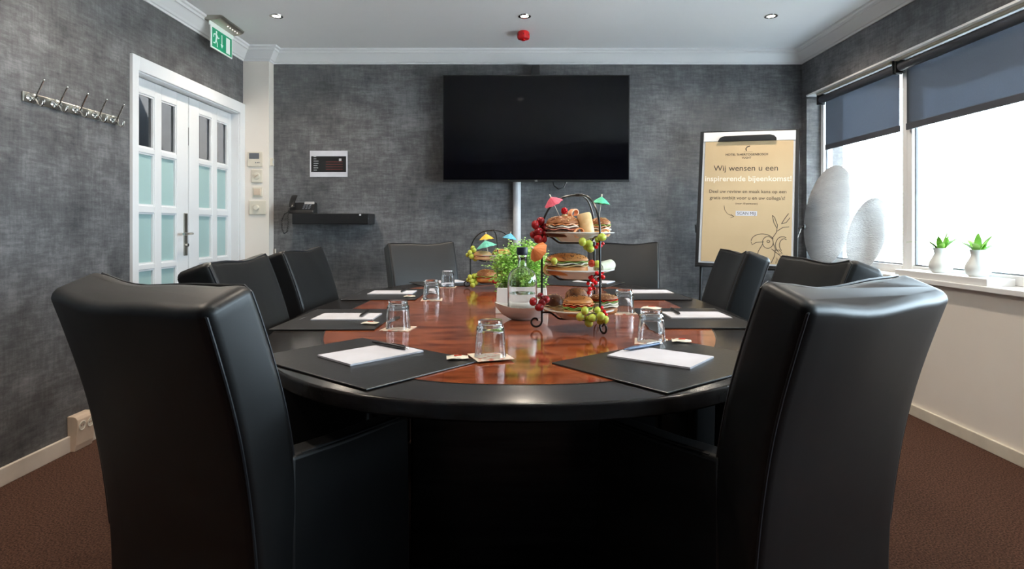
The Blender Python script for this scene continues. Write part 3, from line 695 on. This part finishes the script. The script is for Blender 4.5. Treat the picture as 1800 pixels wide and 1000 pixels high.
def place(x, y, face_deg, label, flag=[0]):
    """x,y = centre of the top of the back; face_deg = facing direction, degrees from +Y towards +X"""
    global chair0
    f = Vector((sin(R(face_deg)), cos(R(face_deg)))); o = Vector((x,y))+.33*f
    if chair0 is None: chair0 = c = make_chair()
    else: c = copy_tree(chair0)
    c.location = (o.x, o.y, 0); c.rotation_euler = (0,0,-R(face_deg)); tag(c, label, 'chair', 'black leather armchairs around the table'); return c
place(-.685, 1.11, 27, 'black leather armchair in the left foreground, seen from behind')
place(.65, 1.12, -31, 'black leather armchair in the right foreground, seen from behind')
place(-.93, 1.94, 87, 'black leather armchair on the left side of the table, nearer one, before the glazed door')
place(-1.02, 2.78, 92, 'black leather armchair on the left side of the table, farther one, before the pillar')
place(1.01, 1.94, -90, 'black leather armchair on the right side of the table, nearer one, below the ceramic ovals')
place(1.00, 2.62, -84, 'black leather armchair on the right side of the table, in front of the flipchart')
place(-.64, 4.04, 150, 'black leather armchair at the far end, left one, with bluish light on its back')
place(.735, 4.04, 188, 'dark leather armchair at the far end, right one, behind the tall cake stand')

# ------------------------------------------------------------------ table settings
ZT = .7502
def deskpad(cx, cy, rz, label):
    r = empty('desk_pad', (cx, cy, ZT), rz, label, 'desk pad', 'black desk pads on the table')
    MB().box((-.23,-.165,0),(.23,.165,.004)).build('pad', M_matl, r, bevel=.0015)
    m = MB(); 
    for k in range(4): m.box((-.03+.012*k,.135,.004),(-.022+.012*k+.001*k,.141,.0043))
    m.build('embossed_mark', M_greypl, r); return r
def notepad(cx, cy, rz, label):
    r = empty('notepad', (cx, cy, ZT+.0042), rz, label, 'notepad', 'white notepads on the desk pads')
    MB().box((-.074,-.105,0),(.074,.105,.0015)).build('backing_board', M_greypl, r)
    MB().box((-.0735,-.1045,.0015),(.0735,.1045,.0052)).build('pages', M_paper, r)
def pen(a, b, m_, label, z):
    a = Vector(a); b = Vector(b); d = b-a; L = .142; c = (a+b)/2; rz = math.atan2(d.y, d.x)
    r = empty('ballpoint_pen', (c.x, c.y, z+.0056), rz, label, 'pen', 'pens on the notepads')
    X = TR((0,0,0), ry=pi/2)
    MB().lathe([(0,-.071),(.002,-.071),(.0028,-.062),(.0052,-.048),(.0054,.03),(.0050,.055),(.004,.060),(0,.060)], 12, X).build('barrel', m_, r, smooth=True)
    MB().lathe([(0,.060),(.0026,.060),(.0026,.070),(0,.071)], 10, X).build('push_button', M_chrome, r, smooth=True)
    MB().box((.012,-.0015,.0050),(.058,.0015,.0068)).build('clip', M_chrome if m_ is M_steelpen else M_blackpl, r)
ZP = ZT+.0042+.0052
G = 'on the left side of the table'
# near left / right
deskpad(-.363, 1.442, R(-39.4), 'black desk pad at the near left end of the table, turned at an angle')
deskpad(.37, 1.415, R(38.5), 'black desk pad at the near right end of the table, turned at an angle')
n1 = (T(556,630)+T(747,623))/2; notepad(n1.x+.0, n1.y+.0, R(-43), 'white notepad under a black pen at the near left place')
n2 = (T(1067,627)+T(1258,637))/2; notepad(n2.x, n2.y, R(52), 'white notepad under a blue-grey pen at the near right place')
pen(T(656,611), T(716,623), M_blackpl, 'black ballpoint pen on the notepad at the near left place', ZP)
pen(T(1096,625), T(1164,613), M_steelpen, 'blue-grey ballpoint pen on the notepad at the near right place', ZP)
# sides
sides = [(-.60,2.086,-1,'left side of the table, nearer one'),(-.60,2.855,-1,'left side of the table, farther one'),(.62,2.113,1,'right side of the table, nearer one'),(.62,2.860,1,'right side of the table, farther one')]
for x, y, s, t in sides: deskpad(x, y, R(-90*s), 'black desk pad lying square on the '+t)
for (a, b, t) in ((T(545,566.6),T(672,554),'left side nearer desk pad'),(T(645,520),T(733,513.5),'left side farther desk pad'),(T(1172,563),T(1270,552),'right side nearer desk pad'),(T(1098,519),T(1180,512),'right side farther desk pad')):
    c = (a+b)/2; notepad(c.x, c.y, R(90), 'white notepad lying on the '+t)
for (a, b, t) in ((T(633,563),T(648,553),'left side nearer notepad'),(T(704,518.5),T(716,512),'left side farther notepad'),(T(1195,559),T(1178,549),'right side nearer notepad')):
    pen(a, b, M_blackpl, 'black ballpoint pen on the '+t, ZP)
deskpad(-.33, 3.43, R(28), 'black desk pad at the far left end of the table'); notepad(-.40, 3.45, R(118), 'white notepad on the far left desk pad')
deskpad(.36, 3.42, R(-28), 'black desk pad at the far right end of the table, behind the cake stand'); notepad(.46, 3.46, R(62), 'white notepad on the far right desk pad')

def tumbler(x, y, z, label):
    r = empty('tumbler', (x, y, z), 0, label, 'glass', 'upturned glass tumblers on coasters')
    o = [(.0388,0),(.0390,.003),(.0378,.018),(.0366,.030),(.0370,.033),(.0359,.040),(.0363,.043),(.0352,.050),(.0355,.053),(.0345,.060),(.0348,.063),(.0338,.070),(.0330,.074),(.0296,.076),(.0296,.084),(.0288,.088),(.020,.0885),(0,.0885)]
    i = [(0,.080),(.022,.080),(.0268,.077),(.0272,.072),(.0308,.069),(.0318,.058),(.0336,.030),(.0362,.004),(.0368,0)]
    MB().lathe(o+i, 36, cap=False).build('glass_body', M_glass, r, smooth=True, weld=True, angle=60); return r
gl = [(862,630,'nearest upturned glass tumbler, at the near end of the table'),(700,578,'upturned glass tumbler by the left side nearer notepad'),(759,527,'upturned glass tumbler by the left side farther notepad'),
      (787,504.5,'upturned glass tumbler at the far left, smallest in view'),(1145,601,'upturned glass tumbler near the right notepad, sachet on top'),(1097,550,'upturned glass tumbler beside the lowest sandwich plate'),(1046,503,'upturned glass tumbler behind the tall cake stand')]
coast = None
for k, (px, py, lb) in enumerate(gl):
    p = T(px, py); rz = R((20,-8,5,0,-12,6,3)[k]); z = ZT
    if k in (1,): z = ZT+.0
    c = MB().box((-.046,-.046,0),(.046,.046,.0016)).build('coaster', M_card, bevel=.0004, loc=(p.x, p.y, ZT+(.0042 if k in (0,) else 0)))
    c.rotation_euler = (0,0,rz); tag(c, 'printed square card coaster under the '+lb.replace('upturned glass ',''), 'coaster', 'card coasters under the glasses')
    gz = ZT+.0018+(.0042 if k in (0,) else 0)
    if k == 0: g0 = tumbler(p.x, p.y, gz, lb)
    else: dup(g0, (p.x, p.y, gz), rz, lb)
    if k == 4: P5 = (p.x, p.y, gz+.0888)
def sachet(p, z, rz, label, s=1):
    r = empty('sweet_sachet', (p[0], p[1], z), rz, label, 'sachet', 'wrapped sweets by the places'); m = MB(); rg = []
    for k in range(9):
        t = -1+k/4; hw = .017*(1+.1*abs(t)**4); hh = .0005+.0042*(1-t*t); rg.append([(.026*t, hw*cos(a), .0045+hh*sin(a)+.001*sin(a*3+t*4)) for a in [2*pi*i/12 for i in range(12)]])
    m.loft(rg); m.build('wrapper', M_sachet, r, smooth=True)
    m = MB(); m.box((-.008,-.006,.0088),(.010,.004,.0096)); m.build('printed_label', M_tom if s else M_green, r)
sachet(T(804,634), ZT+.004, R(8), 'cream wrapped sweet beside the nearest glass')
sachet(T(651,572), ZT+.004, R(-5), 'cream wrapped sweet on the left side nearer desk pad')
sachet(T(720,524), ZT+.004, R(5), 'cream wrapped sweet on the left side farther desk pad')
sachet(T(1198,604), ZT+.004, R(-12), 'cream wrapped sweet by the near right desk pad')
sachet(P5, P5[2], R(-25), 'wrapped sweet lying on top of the upturned glass')

# ------------------------------------------------------------------ cake stands
def stand(loc, Rr, tiers, ztop, angs, label, wire=.0033):
    r = empty('cake_stand', (loc[0], loc[1], ZT), 0, label, 'cake stand', 'wrought iron cake stands'); 
    for a in angs:
        c, s = cos(R(a)), sin(R(a)); pl = []
        # scroll foot (radial plane), then the post, then the arch
        sc = .020
        for k in range(15):
            t = k/14; q = R(-200+ (430)*t-0); rad = sc*(.42+.58*t)
            pl.append((Rr+sc*.98+rad*cos(-q+R(0)), sc+wire+rad*sin(-q)))
        # spiral ends near the left bottom; build explicit scroll instead
        pl = []
        for k in range(17):
            q = R(20+ 340*k/16); rad = sc*(.35+.65*(k/16)); pl.append((Rr+sc+rad*cos(q)*1.0, sc+wire+rad*sin(q)))
        # now q = 360 -> at (Rr+2sc) ; mirror so that it meets the post
        pl = [(2*(Rr+sc)-x, z) for x, z in pl]      # ends at (Rr, sc)
        pl = [(x, z) for x, z in pl]
        zs_ = ztop-Rr*1.02
        pl += [(Rr, z) for z in (sc*2.2, .1, zs_*.6, zs_)]
        for k in range(1, 11):
            q = pi/2*k/10; pl.append((Rr*cos(q)**.8 if k < 10 else .004, zs_+(ztop-zs_)*sin(q)))
        m = MB().tube([(x*c, x*s, z) for x, z in pl], wire, 8); m.build('leg', M_iron, r, smooth=True)
        for zt in tiers:
            MB().tube([(x*c, x*s, z) for x, z in ((Rr,zt-.013),(Rr*.80,zt-.013),(Rr*.74,zt-.016),(Rr*.56,zt-.032),(Rr*.50,zt-.0345),(.0,zt-.0345))], wire*.9, 8).build('plate_support', M_iron, r, smooth=True)
    MB().tube([(-.012,0,ztop),(.012,0,ztop)], wire*1.5, 8).build('top_joint', M_iron, r, smooth=True)
    return r
def plate_(x, y, z, rad, label, grp):
    r = empty('plate', (x, y, z), 0, label, 'plate', grp)
    MB().lathe([(0,-.030),(rad*.52,-.030),(rad*.56,-.027),(rad*.68,-.015),(rad*.80,-.0065),(rad,-.003),(rad*1.005,0),(rad*.98,.001),(rad*.78,-.003),(rad*.66,-.010),(rad*.54,-.0215),(0,-.0225)], 44).build('plate_body', M_china, r, smooth=True, angle=60)
S1 = (.205, 1.895); t1 = (1.0555-ZT, .94-ZT, .815-ZT)
stand(S1, .118, t1, .423, (183, 296, 58), 'tall three-tier black iron cake stand on the near half of the table')
for t, n in zip(t1, ('top', 'middle', 'lowest')): plate_(S1[0], S1[1], ZT+t, .112, 'white china plate on the %s tier of the tall cake stand' % n, 'plates on the tall stand')
S2 = (-.115, 3.17); t2 = (.927-ZT, .81-ZT)
stand(S2, .118, t2, .305, (180, 285, 20), 'smaller two-tier black iron cake stand on the far half of the table')
for t, n in zip(t2, ('upper', 'lower')): plate_(S2[0], S2[1], ZT+t, .105, 'white china plate on the %s tier of the small cake stand' % n, 'plates on the small stand')

# ---- food
def dome(m, c, rx, ry, h, flat=.0, n=24, lump=.004, seed=0, rows_=8):
    rg = []
    for k in range(rows_+1):
        t = pi/2*k/rows_; rg.append([(rx*cos(t)**.75*cos(a), ry*cos(t)**.75*sin(a), h*sin(t)) for a in [2*pi*i/n for i in range(n)]])
    rg.insert(0, [(x*.93, y*.93, -h*.10) for x, y, z in rg[0]])
    out = []
    for g in rg: out.append([tuple(Vector(p)*(1+lump*8*(noise.noise(Vector(p)*45+Vector((seed,0,0)))))+Vector(c)) for p in g])
    m.loft(out); return m
def slice_(m, c, rx, ry, th, wav=.003, n=28, seed=0, fr=5):
    rg = []
    for q, dz in ((.02,th),(.6,th),(1,th*.6),(1,-th*.2),(.6,-th),(.02,-th)):
        rg.append([(c[0]+rx*q*cos(a)*(1+.06*sin(fr*a+seed)), c[1]+ry*q*sin(a)*(1+.06*cos(fr*a)), c[2]+dz+wav*q*q*sin(fr*a+seed*2)) for a in [2*pi*i/n for i in range(n)]])
    m.loft(rg); return m
def sandwich(name, loc, rz, rx, ry, h, top, bot, fills, label, seeds=None, nseed=60, tilt=0, grp='filled rolls on the tall stand', hb=.32):
    r = empty(name, loc, rz, label, 'sandwich', grp); r.rotation_euler = (tilt, 0, rz)
    b = MB(); hbz = h*hb; rg = []
    for q, z in ((.80,0),(.96,hbz*.25),(1,hbz*.6),(.97,hbz)): rg.append([(rx*q*cos(a), ry*q*sin(a), z) for a in [2*pi*i/26 for i in range(26)]])
    b.loft(rg); b.build('bun_bottom', bot, r, smooth=True)
    z = hbz+.001
    for k, (nm, mt, th) in enumerate(fills):
        z += th; slice_(MB(), (0, 0, z), rx*1.03, ry*1.03, th, .0028, seed=k*2+rx*100, fr=5+k*2).build(nm, mt, r, smooth=True); z += th
    z += .002; ht = h-z
    dome(MB(), (0,0,z), rx, ry, ht, seed=rx*300, lump=.005).build('bun_top', top, r, smooth=True)
    if seeds:
        m = MB(); rnd = random.Random(int(rx*9999)+nseed)
        for k in range(nseed):
            a = rnd.uniform(0,2*pi); t = rnd.uniform(.25,1.5); d = Vector((rx*cos(t)**.75*cos(a), ry*cos(t)**.75*sin(a), ht*sin(t)+z)); s = rnd.uniform(.0012,.0024)
            m.ball(d, s, 5, None, (1.3,1,.8))
        tag(m.build('seeds', seeds, r), kind='stuff')
    return r
L1, H1, C1, S_ = ('lettuce', M_lett, .0022), ('ham_slice', M_ham, .003), ('cheese_slice', M_chs, .0022), ('salmon_slice', M_salm, .003)
B1, T1_ = ('white_cheese', M_brie, .004), ('tomato_slice', M_tom, .0025)
def tier(k): return ZT+t1[k]-.0235
x0, y0 = S1
sandwich('filled_roll', (.152,1.865,tier(0)+.008), R(8), .052, .042, .066, M_bunA, M_bunD, [H1,B1,S_], 'dark oat-topped roll with salmon on the top tier, crowned by a raspberry', M_seed, 90)
sandwich('filled_roll', (.278,1.935,tier(0)+.008), R(0), .033, .036, .062, M_bunA, M_bunW, [B1,S_,L1], 'small seeded roll under the green parasol on the top tier', M_seed, 60)
sandwich('filled_roll', (.165,1.870,tier(1)+.006), R(-6), .066, .045, .068, M_bunO, M_bunO, [C1,B1,L1], 'long golden seeded roll with cheese on the middle tier', M_seedd, 110, hb=.38)
sandwich('filled_roll', (.128,1.935,tier(2)+.006), R(0), .034, .036, .056, M_bunD, M_bunW, [C1], 'dark brown glossy roll at the left of the lowest tier', M_seed, 30)
sandwich('filled_roll', (.198,1.850,tier(2)+.006), R(5), .046, .042, .062, M_bunO, M_bunW, [L1,L1,T1_,S_], 'pale roll with cucumber and salmon in the middle of the lowest tier', M_seedd, 50)
sandwich('filled_roll', (.283,1.885,tier(2)+.008), R(20), .044, .038, .060, M_bunA, M_bunA, [B1,B1,L1,T1_], 'seeded roll with white cheese and tomato at the right of the lowest tier', M_seed, 80)
sandwich('filled_roll', (.205,1.965,tier(2)+.006), R(5), .040, .034, .074, M_bunA, M_bunW, [H1,L1], 'seeded roll at the back of the lowest tier', M_seedd, 80)
def tortilla(p0, p1, rad, m_, label, rad2=None):
    p0 = Vector(p0); p1 = Vector(p1); d = (p1-p0); q = d.to_track_quat('Z','Y')
    r = empty('tortilla_wrap', p0, 0, label, 'wrap', 'tortilla wraps on the stand'); r.rotation_euler = q.to_euler(); L = d.length; r2 = rad2 or rad
    MB().lathe([(rad*.80,.001),(rad,0),(rad*1.02,L*.1),((rad+r2)/2*1.03,L*.5),(r2,L*.93),(r2*.86,L),(r2*.6,L*.995)], 24).build('rolled_tortilla', m_, r, smooth=True)
    m = MB(); pts = [((rad*(.16+.72*k/44))*cos(k*.42), (rad*(.16+.72*k/44))*sin(k*.42), -.001) for k in range(45)]
    m.tube(pts, .0018, 5); m.build('spiral_end', m_, r)
    m = MB(); rnd = random.Random(4)
    for k in range(9):
        a = k*.7; m.ball((rad*.5*cos(a), rad*.5*sin(a), .0), rad*.2, 7)
    m.build('filling', M_lett, r, smooth=True)
tortilla((.232,1.855,tier(0)+.006),(.216,1.862,tier(0)+.082), .020, M_wrap, 'upright pale tortilla wrap beside the roll on the top tier', .022)
tortilla((.262,1.862,tier(1)+.026),(.312,1.92,tier(1)+.034), .0185, M_wrapg, 'pale grey-green tortilla wrap lying at the right of the middle tier')
tortilla((.108,1.86,tier(1)+.022),(.118,1.94,tier(1)+.024), .0185, M_wrap, 'cut tortilla wrap end at the left of the middle tier')
# salmon curls
def curl(c, rad, w_, label, rz=0):
    m = MB(); rg = []
    for k in range(18):
        a = R(-40+300*k/17); rr = rad*(1+.12*sin(a*2)); rg.append([(rr*cos(a), -w_/2, rr*sin(a)), (rr*cos(a), w_/2, rr*sin(a)), ((rr-.003)*cos(a), w_/2, (rr-.003)*sin(a)), ((rr-.003)*cos(a), -w_/2, (rr-.003)*sin(a))])
    m.loft(rg); o = m.build('salmon_curl', M_salm, smooth=True, loc=c); o.rotation_euler = (0,0,rz); tag(o, label, 'food', 'curls of smoked salmon on the top tier')
curl((.187,1.895,tier(0)+.083), .014, .022, 'pale orange salmon curl resting behind the oat-topped roll', R(30))
curl((.196,1.822,tier(0)+.022), .015, .020, 'orange salmon slice folded in front of the upright wrap', R(10))
curl((.287,1.885,tier(0)+.020), .013, .020, 'orange salmon fold below the small seeded roll', R(-20))
# raspberry
r = empty('raspberry_pick', (.156,1.86,1.1), 0, 'red raspberry on a pick on top of the oat-topped roll', 'raspberry')
m = MB(); 
for k in range(26):
    zq = 1-2*(k+.5)/26; a = k*2.4; q = math.sqrt(1-zq*zq); m.ball((.0085*q*cos(a), .0085*q*sin(a), .022+.009*zq), .0032, 7)
m.build('berry', M_curr, r, smooth=True); MB().tube([(0,0,-.012),(0,0,.022)], .0012, 5).build('pick', M_stick, r); MB().ball((0,0,.008), .008, 10, None, (1.2,1,.55)).build('cheese_cube', M_chs, r, smooth=True)
# ---- parasols
def parasol(tip, base, rad, mk, label, slope=.42):
    tip = Vector(tip); base = Vector(base); d = tip-base; L = d.length
    r = empty('paper_parasol', base, 0, label, 'cocktail parasol', 'paper cocktail parasols'); r.rotation_euler = d.to_track_quat('Z','Y').to_euler()
    n = 8; m = MB(); hc = L-.008; inn = []; rg = []
    for q in (.04,.5,1):
        rg.append([(rad*q*(1 if i % 2 == 0 else (1-.06*q))*cos(2*pi*i/(2*n)), rad*q*(1 if i % 2 == 0 else (1-.06*q))*sin(2*pi*i/(2*n)), hc-rad*slope*2*q*(.75+.25*q)*.9+(0 if i % 2 == 0 else .0015*q)) for i in range(2*n)])
    rg += [[(x*.97, y*.97, z-.0007) for x, y, z in g] for g in rg[::-1]]
    m.loft(rg); m.build('canopy', PAP[mk], r)
    m = MB()
    for i in range(n): a = 2*pi*i/n; m.tube([(0,0,hc-.001),(rad*.97*cos(a), rad*.97*sin(a), hc-rad*slope*1.8-.0012)], .0006, 4)
    m.build('ribs', M_stick, r); MB().tube([(0,0,0),(0,0,L-.004)], .0011, 6).build('stick', M_stick, r); MB().lathe([(.0022,L-.010),(.0026,L-.006),(.0022,L),(0,L)], 8).build('tip', M_stick, r, smooth=True)
sA = 1.86
parasol(BY(966,342,1.84), BY(986,385,1.86), .031, 'pink', 'pink paper cocktail parasol on the top tier at the left')
parasol(BY(1058,341,1.93), BY(1053,385,1.93), .031, 'green', 'green paper cocktail parasol on the top tier at the right')
parasol(BY(934,434,1.80), BY(966,456,1.845), .034, 'orange', 'orange paper parasol tilted sideways by the middle tier', .42)
YF = 3.12
parasol(BY(854,408,YF), BY(858,445,YF), .040, 'yellow', 'yellow paper parasol on the small cake stand')
parasol(BY(852,420,YF-.04), BY(858,446,YF-.04), .056, 'teal', 'teal paper parasol below the yellow one on the small stand', .35)
parasol(BY(898,407,YF+.02), BY(892,440,YF+.02), .040, 'blue', 'light blue paper parasol at the right of the small stand')
# ---- food on the small stand
z2a, z2b = ZT+t2[0]-.0235, ZT+t2[1]-.0235; gp = 'filled rolls on the small stand'
sandwich('filled_roll', (-.165,3.12,z2a), 0, .048,.042,.045, M_bunW, M_bunW, [H1], 'pale roll with ham on the upper tier of the small stand', M_seed, 30, grp=gp)
sandwich('filled_roll', (-.065,3.14,z2a), 0, .052,.046,.055, M_bunO, M_bunW, [L1,C1], 'golden roll on the upper tier of the small stand', M_seed, 60, grp=gp)
sandwich('filled_roll', (-.145,3.11,z2b), 0, .055,.045,.066, M_bunA, M_bunO, [T1_,L1], 'brown roll with tomato on the lower tier of the small stand', M_seed, 60, grp=gp)
sandwich('filled_roll', (-.055,3.16,z2b), 0, .040,.045,.060, M_bunO, M_bunW, [H1,L1], 'golden roll with ham on the lower tier of the small stand', M_seed, 60, grp=gp)
# ---- grapes
def bunch(c, pts, rad, m_, label, cat='grapes', nm='grape_bunch', el=1.15, grp='grape bunches on the stands'):
    c = Vector(c); r = empty(nm, c, 0, label, cat, grp); st = MB(); me = None
    for k, p in enumerate(pts):
        s = rad*(1+.12*sin(k*2.3))
        o = MB().ball((0,0,0), rad, 14, None, (1,1,el)).build('grape' if nm == 'grape_bunch' else 'currant', m_, r, smooth=True) if me is None else bpy.data.objects.new('grape' if nm == 'grape_bunch' else 'currant', me)
        if me is None: me = o.data
        else: COL.objects.link(o); o.parent = r
        o.location = p; o.scale = (s/rad,)*3; o.rotation_euler = (k*.9, k*.5, 0)
        st.tube([(0,0,rad*1.2),Vector(p)*.5+Vector((0,0,rad*.8)),Vector(p)+Vector((0,0,rad*.5))], rad*.10, 5)
    st.build('stem', M_gstem, r, smooth=True)
def pxs(lst, Y, c, dy=0): 
    c = Vector(c); return [BY(px, py, Y+(k % 3-1)*.010+dy)-c for k, (px, py) in enumerate(lst)]
def bun_px(lst, Y, rad, m_, label, **k):
    cx = sum(p[0] for p in lst)/len(lst); cy = sum(p[1] for p in lst)/len(lst); c = BY(cx, cy, Y); bunch(c, pxs(lst, Y, c), rad, m_, label, **k)
bun_px([(941,395),(950,389),(955,398),(947,407),(939,413),(958,410),(946,420),(955,421),(960,399)], 1.87, .0125, M_rgrape, 'red grapes hanging at the left of the top tier')
bun_px([(937,530),(953,532),(950,520),(948,540),(959,526)], 1.86, .012, M_rgrape, 'red grapes hanging at the left of the lowest tier')
bun_px([(1024,425),(1035,429),(1051,421),(1058,417),(1037,437),(1031,434)], 1.79, .0115, M_ggrape, 'green grapes hanging at the front of the top tier')
bun_px([(1028,546),(1020,557),(1033,561),(1041,559),(1035,568),(1050,545),(1056,556),(1064,562),(1055,564)], 1.775, .0115, M_ggrape, 'green grapes hanging at the front foot of the tall stand')
cu = dict(cat='currants', nm='currant_sprig', el=1.0, grp='red currant sprigs on the tall stand')
bun_px([(1049,480),(1055,483),(1059,479),(1060,487),(1053,490),(1037,488),(1042,493),(1034,498),(1041,501),(1037,508),(1044,507),(1035,514),(1047,497),(1040,486)], 1.80, .0062, M_curr, 'red currants trailing between middle and lowest tier', **cu)
bun_px([(1056,432),(1051,429),(1060,428),(1048,434)], 1.82, .0055, M_curr, 'few red currants below the top plate', **cu)
bun_px([(1052,551),(1062,548),(1066,553),(1058,541)], 1.80, .0055, M_curr, 'few red currants among the lower green grapes', **cu)
bun_px([(826,444),(833,440),(838,447),(829,451),(835,455),(822,448),(840,452),(831,436),(834,450)], 3.12, .0125, M_ggrape, 'green grapes hanging left on the upper tier of the small stand')
bun_px([(826,487),(833,485),(838,490),(829,494),(836,497),(823,492),(831,501),(838,484),(834,491)], 3.10, .0125, M_ggrape, 'green grapes hanging left on the lower tier of the small stand')
bun_px([(868,494),(873,498),(870,490)], 3.04, .010, M_rgrape, 'few dark red grapes on the front foot of the small stand')
# cherry tomato and grapes on the middle plate
for (px, py, mt, nm, lb) in ((974,459,M_ggrape,'grape','single green grape at the left of the middle plate'),(1040,463,M_tom,'cherry_tomato','small red cherry tomato at the right of the middle roll'),(1050,464,M_ggrape,'grape','single green grape at the right of the middle roll behind the post')):
    p = BY(px, py, 1.815 if px < 1000 else 1.81); o = MB().ball((0,0,0), .011, 14, None, (1,1,1.05)).build(nm, mt, smooth=True, loc=p); tag(o, lb, 'fruit')

# ------------------------------------------------------------------ planter, bowl, bottles
r = empty('herb_planter', (.028, 2.315, ZT), 0, 'white square planter with bushy light green herb behind the bottle', 'plant')
rg = [[(x*s, y*s, z) for x, y in ((-.098,-.098),(.098,-.098),(.098,.098),(-.098,.098))] for s, z in ((1,0),(1,.006),(.94,.095),(.90,.095),(.88,.07))]
MB().loft(rg).build('planter_box', M_china, r, bevel=.002)
MB().box((-.085,-.085,.068),(.085,.085,.078)).build('soil', M_bunD, r)
fm = MB(); sm = MB(); rnd = random.Random(11)
for k in range(190):
    th = rnd.uniform(0,2*pi); ph = rnd.uniform(-1.0,1.5); rr = rnd.uniform(.6,1)
    e = Vector((.137*rr*cos(ph)*cos(th), .12*rr*cos(ph)*sin(th), .165+.115*rr*sin(ph))); b = Vector((e.x*.25, e.y*.25, .075)); mid = b.lerp(e,.55)+Vector((0,0,.02))
    pts = [b, mid, e]; sm.tube(pts, .0008, 4)
    for j in range(44):
        t = rnd.uniform(.25,1); p = (b.lerp(mid, t*2) if t < .5 else mid.lerp(e, t*2-1))+Vector((rnd.gauss(0,.009),rnd.gauss(0,.009),rnd.gauss(0,.009)))
        s = rnd.uniform(.0038,.0075); q = Matrix.Rotation(rnd.uniform(0,6.3),3,'Z') @ Matrix.Rotation(rnd.uniform(-1,1),3,'X')
        fm._add([p+q@Vector(v)*s for v in ((-1,0,0),(0,-.6,.1),(1,0,0),(0,.6,.1))], [(0,1,2,3)])
tag(fm.build('foliage', M_leaf, r), kind='stuff'); tag(sm.build('stems', M_stem, r), kind='stuff')
# boat bowl
r = empty('boat_bowl', (.035, 2.085, ZT), R(0), 'white boat-shaped china bowl with pointed tip holding the clear bottle', 'bowl')
m = MB(); n = 40; rg = []
def bp(q, z, a, up):
    tipx = 1+.34*max(0,-cos(a))**5+.30*max(0,cos(a))**5; rx, ry = .078, .062
    return (rx*q*cos(a)*tipx, ry*q*sin(a), z+up*(max(0,abs(cos(a))))**4)
for q, z, up in ((.02,.0,0),(.42,.0,0),(.50,.003,0),(.75,.018,.001),(.93,.036,.005),(1,.046,.014),(.965,.046,.014),(.88,.036,.005),(.70,.020,.001),(.46,.010,0),(.02,.009,0)):
    rg.append([bp(q, z, 2*pi*k/n, up) for k in range(n)])
m.loft(rg); m.build('bowl_body', M_china, r, smooth=True, angle=70)
def bottle(loc, cap, label, s=1):
    r = empty('water_bottle', loc, 0, label, 'bottle', 'clear glass bottles by the planter')
    o = [(0,0),(.044,0),(.050,.004),(.052,.012),(.052,.120),(.0505,.137),(.045,.152),(.034,.163),(.020,.169),(.0158,.173),(.0155,.178),(.0155,.205),(.0175,.207),(.0175,.213),(.0150,.214)]
    i = [(.0125,.214),(.0125,.178),(.0135,.174),(.018,.168),(.031,.160),(.041,.150),(.0465,.136),(.048,.120),(.048,.014),(.044,.009),(0,.009)]
    MB().lathe(o+i, 36, cap=False).build('glass_body', M_glass, r, smooth=True, weld=True, angle=60)
    wt = [(0,.0096),(.0436,.0096),(.0476,.0142),(.0476,.080),(0,.080)]
    MB().lathe(wt, 36, cap=False).build('water', mat('water', (.97,1,.99), 0, trans=1, ior=1.33), r, smooth=True, weld=True, angle=40)
    MB().lathe([(0,.2145),(.0185,.2145),(.0192,.217),(.0192,.238),(.0178,.241),(0,.241)], 28).build('stopper', cap, r, smooth=True, angle=30)
    m = MB(); m.box((-.001,-.0525,.02),(.001,-.0518,.03), Matrix.Rotation(.45,4,'Z')); m.build('print_mark', M_blackpl, r)
bottle((.028, 2.085, ZT+.0105), mat('navy_stopper', (.012,.018,.035), .4), 'clear glass bottle with dark navy stopper standing in the boat bowl')
r2 = bottle((.062, 2.50, ZT+.001), M_red, 'clear glass bottle with red stopper behind the herb planter')
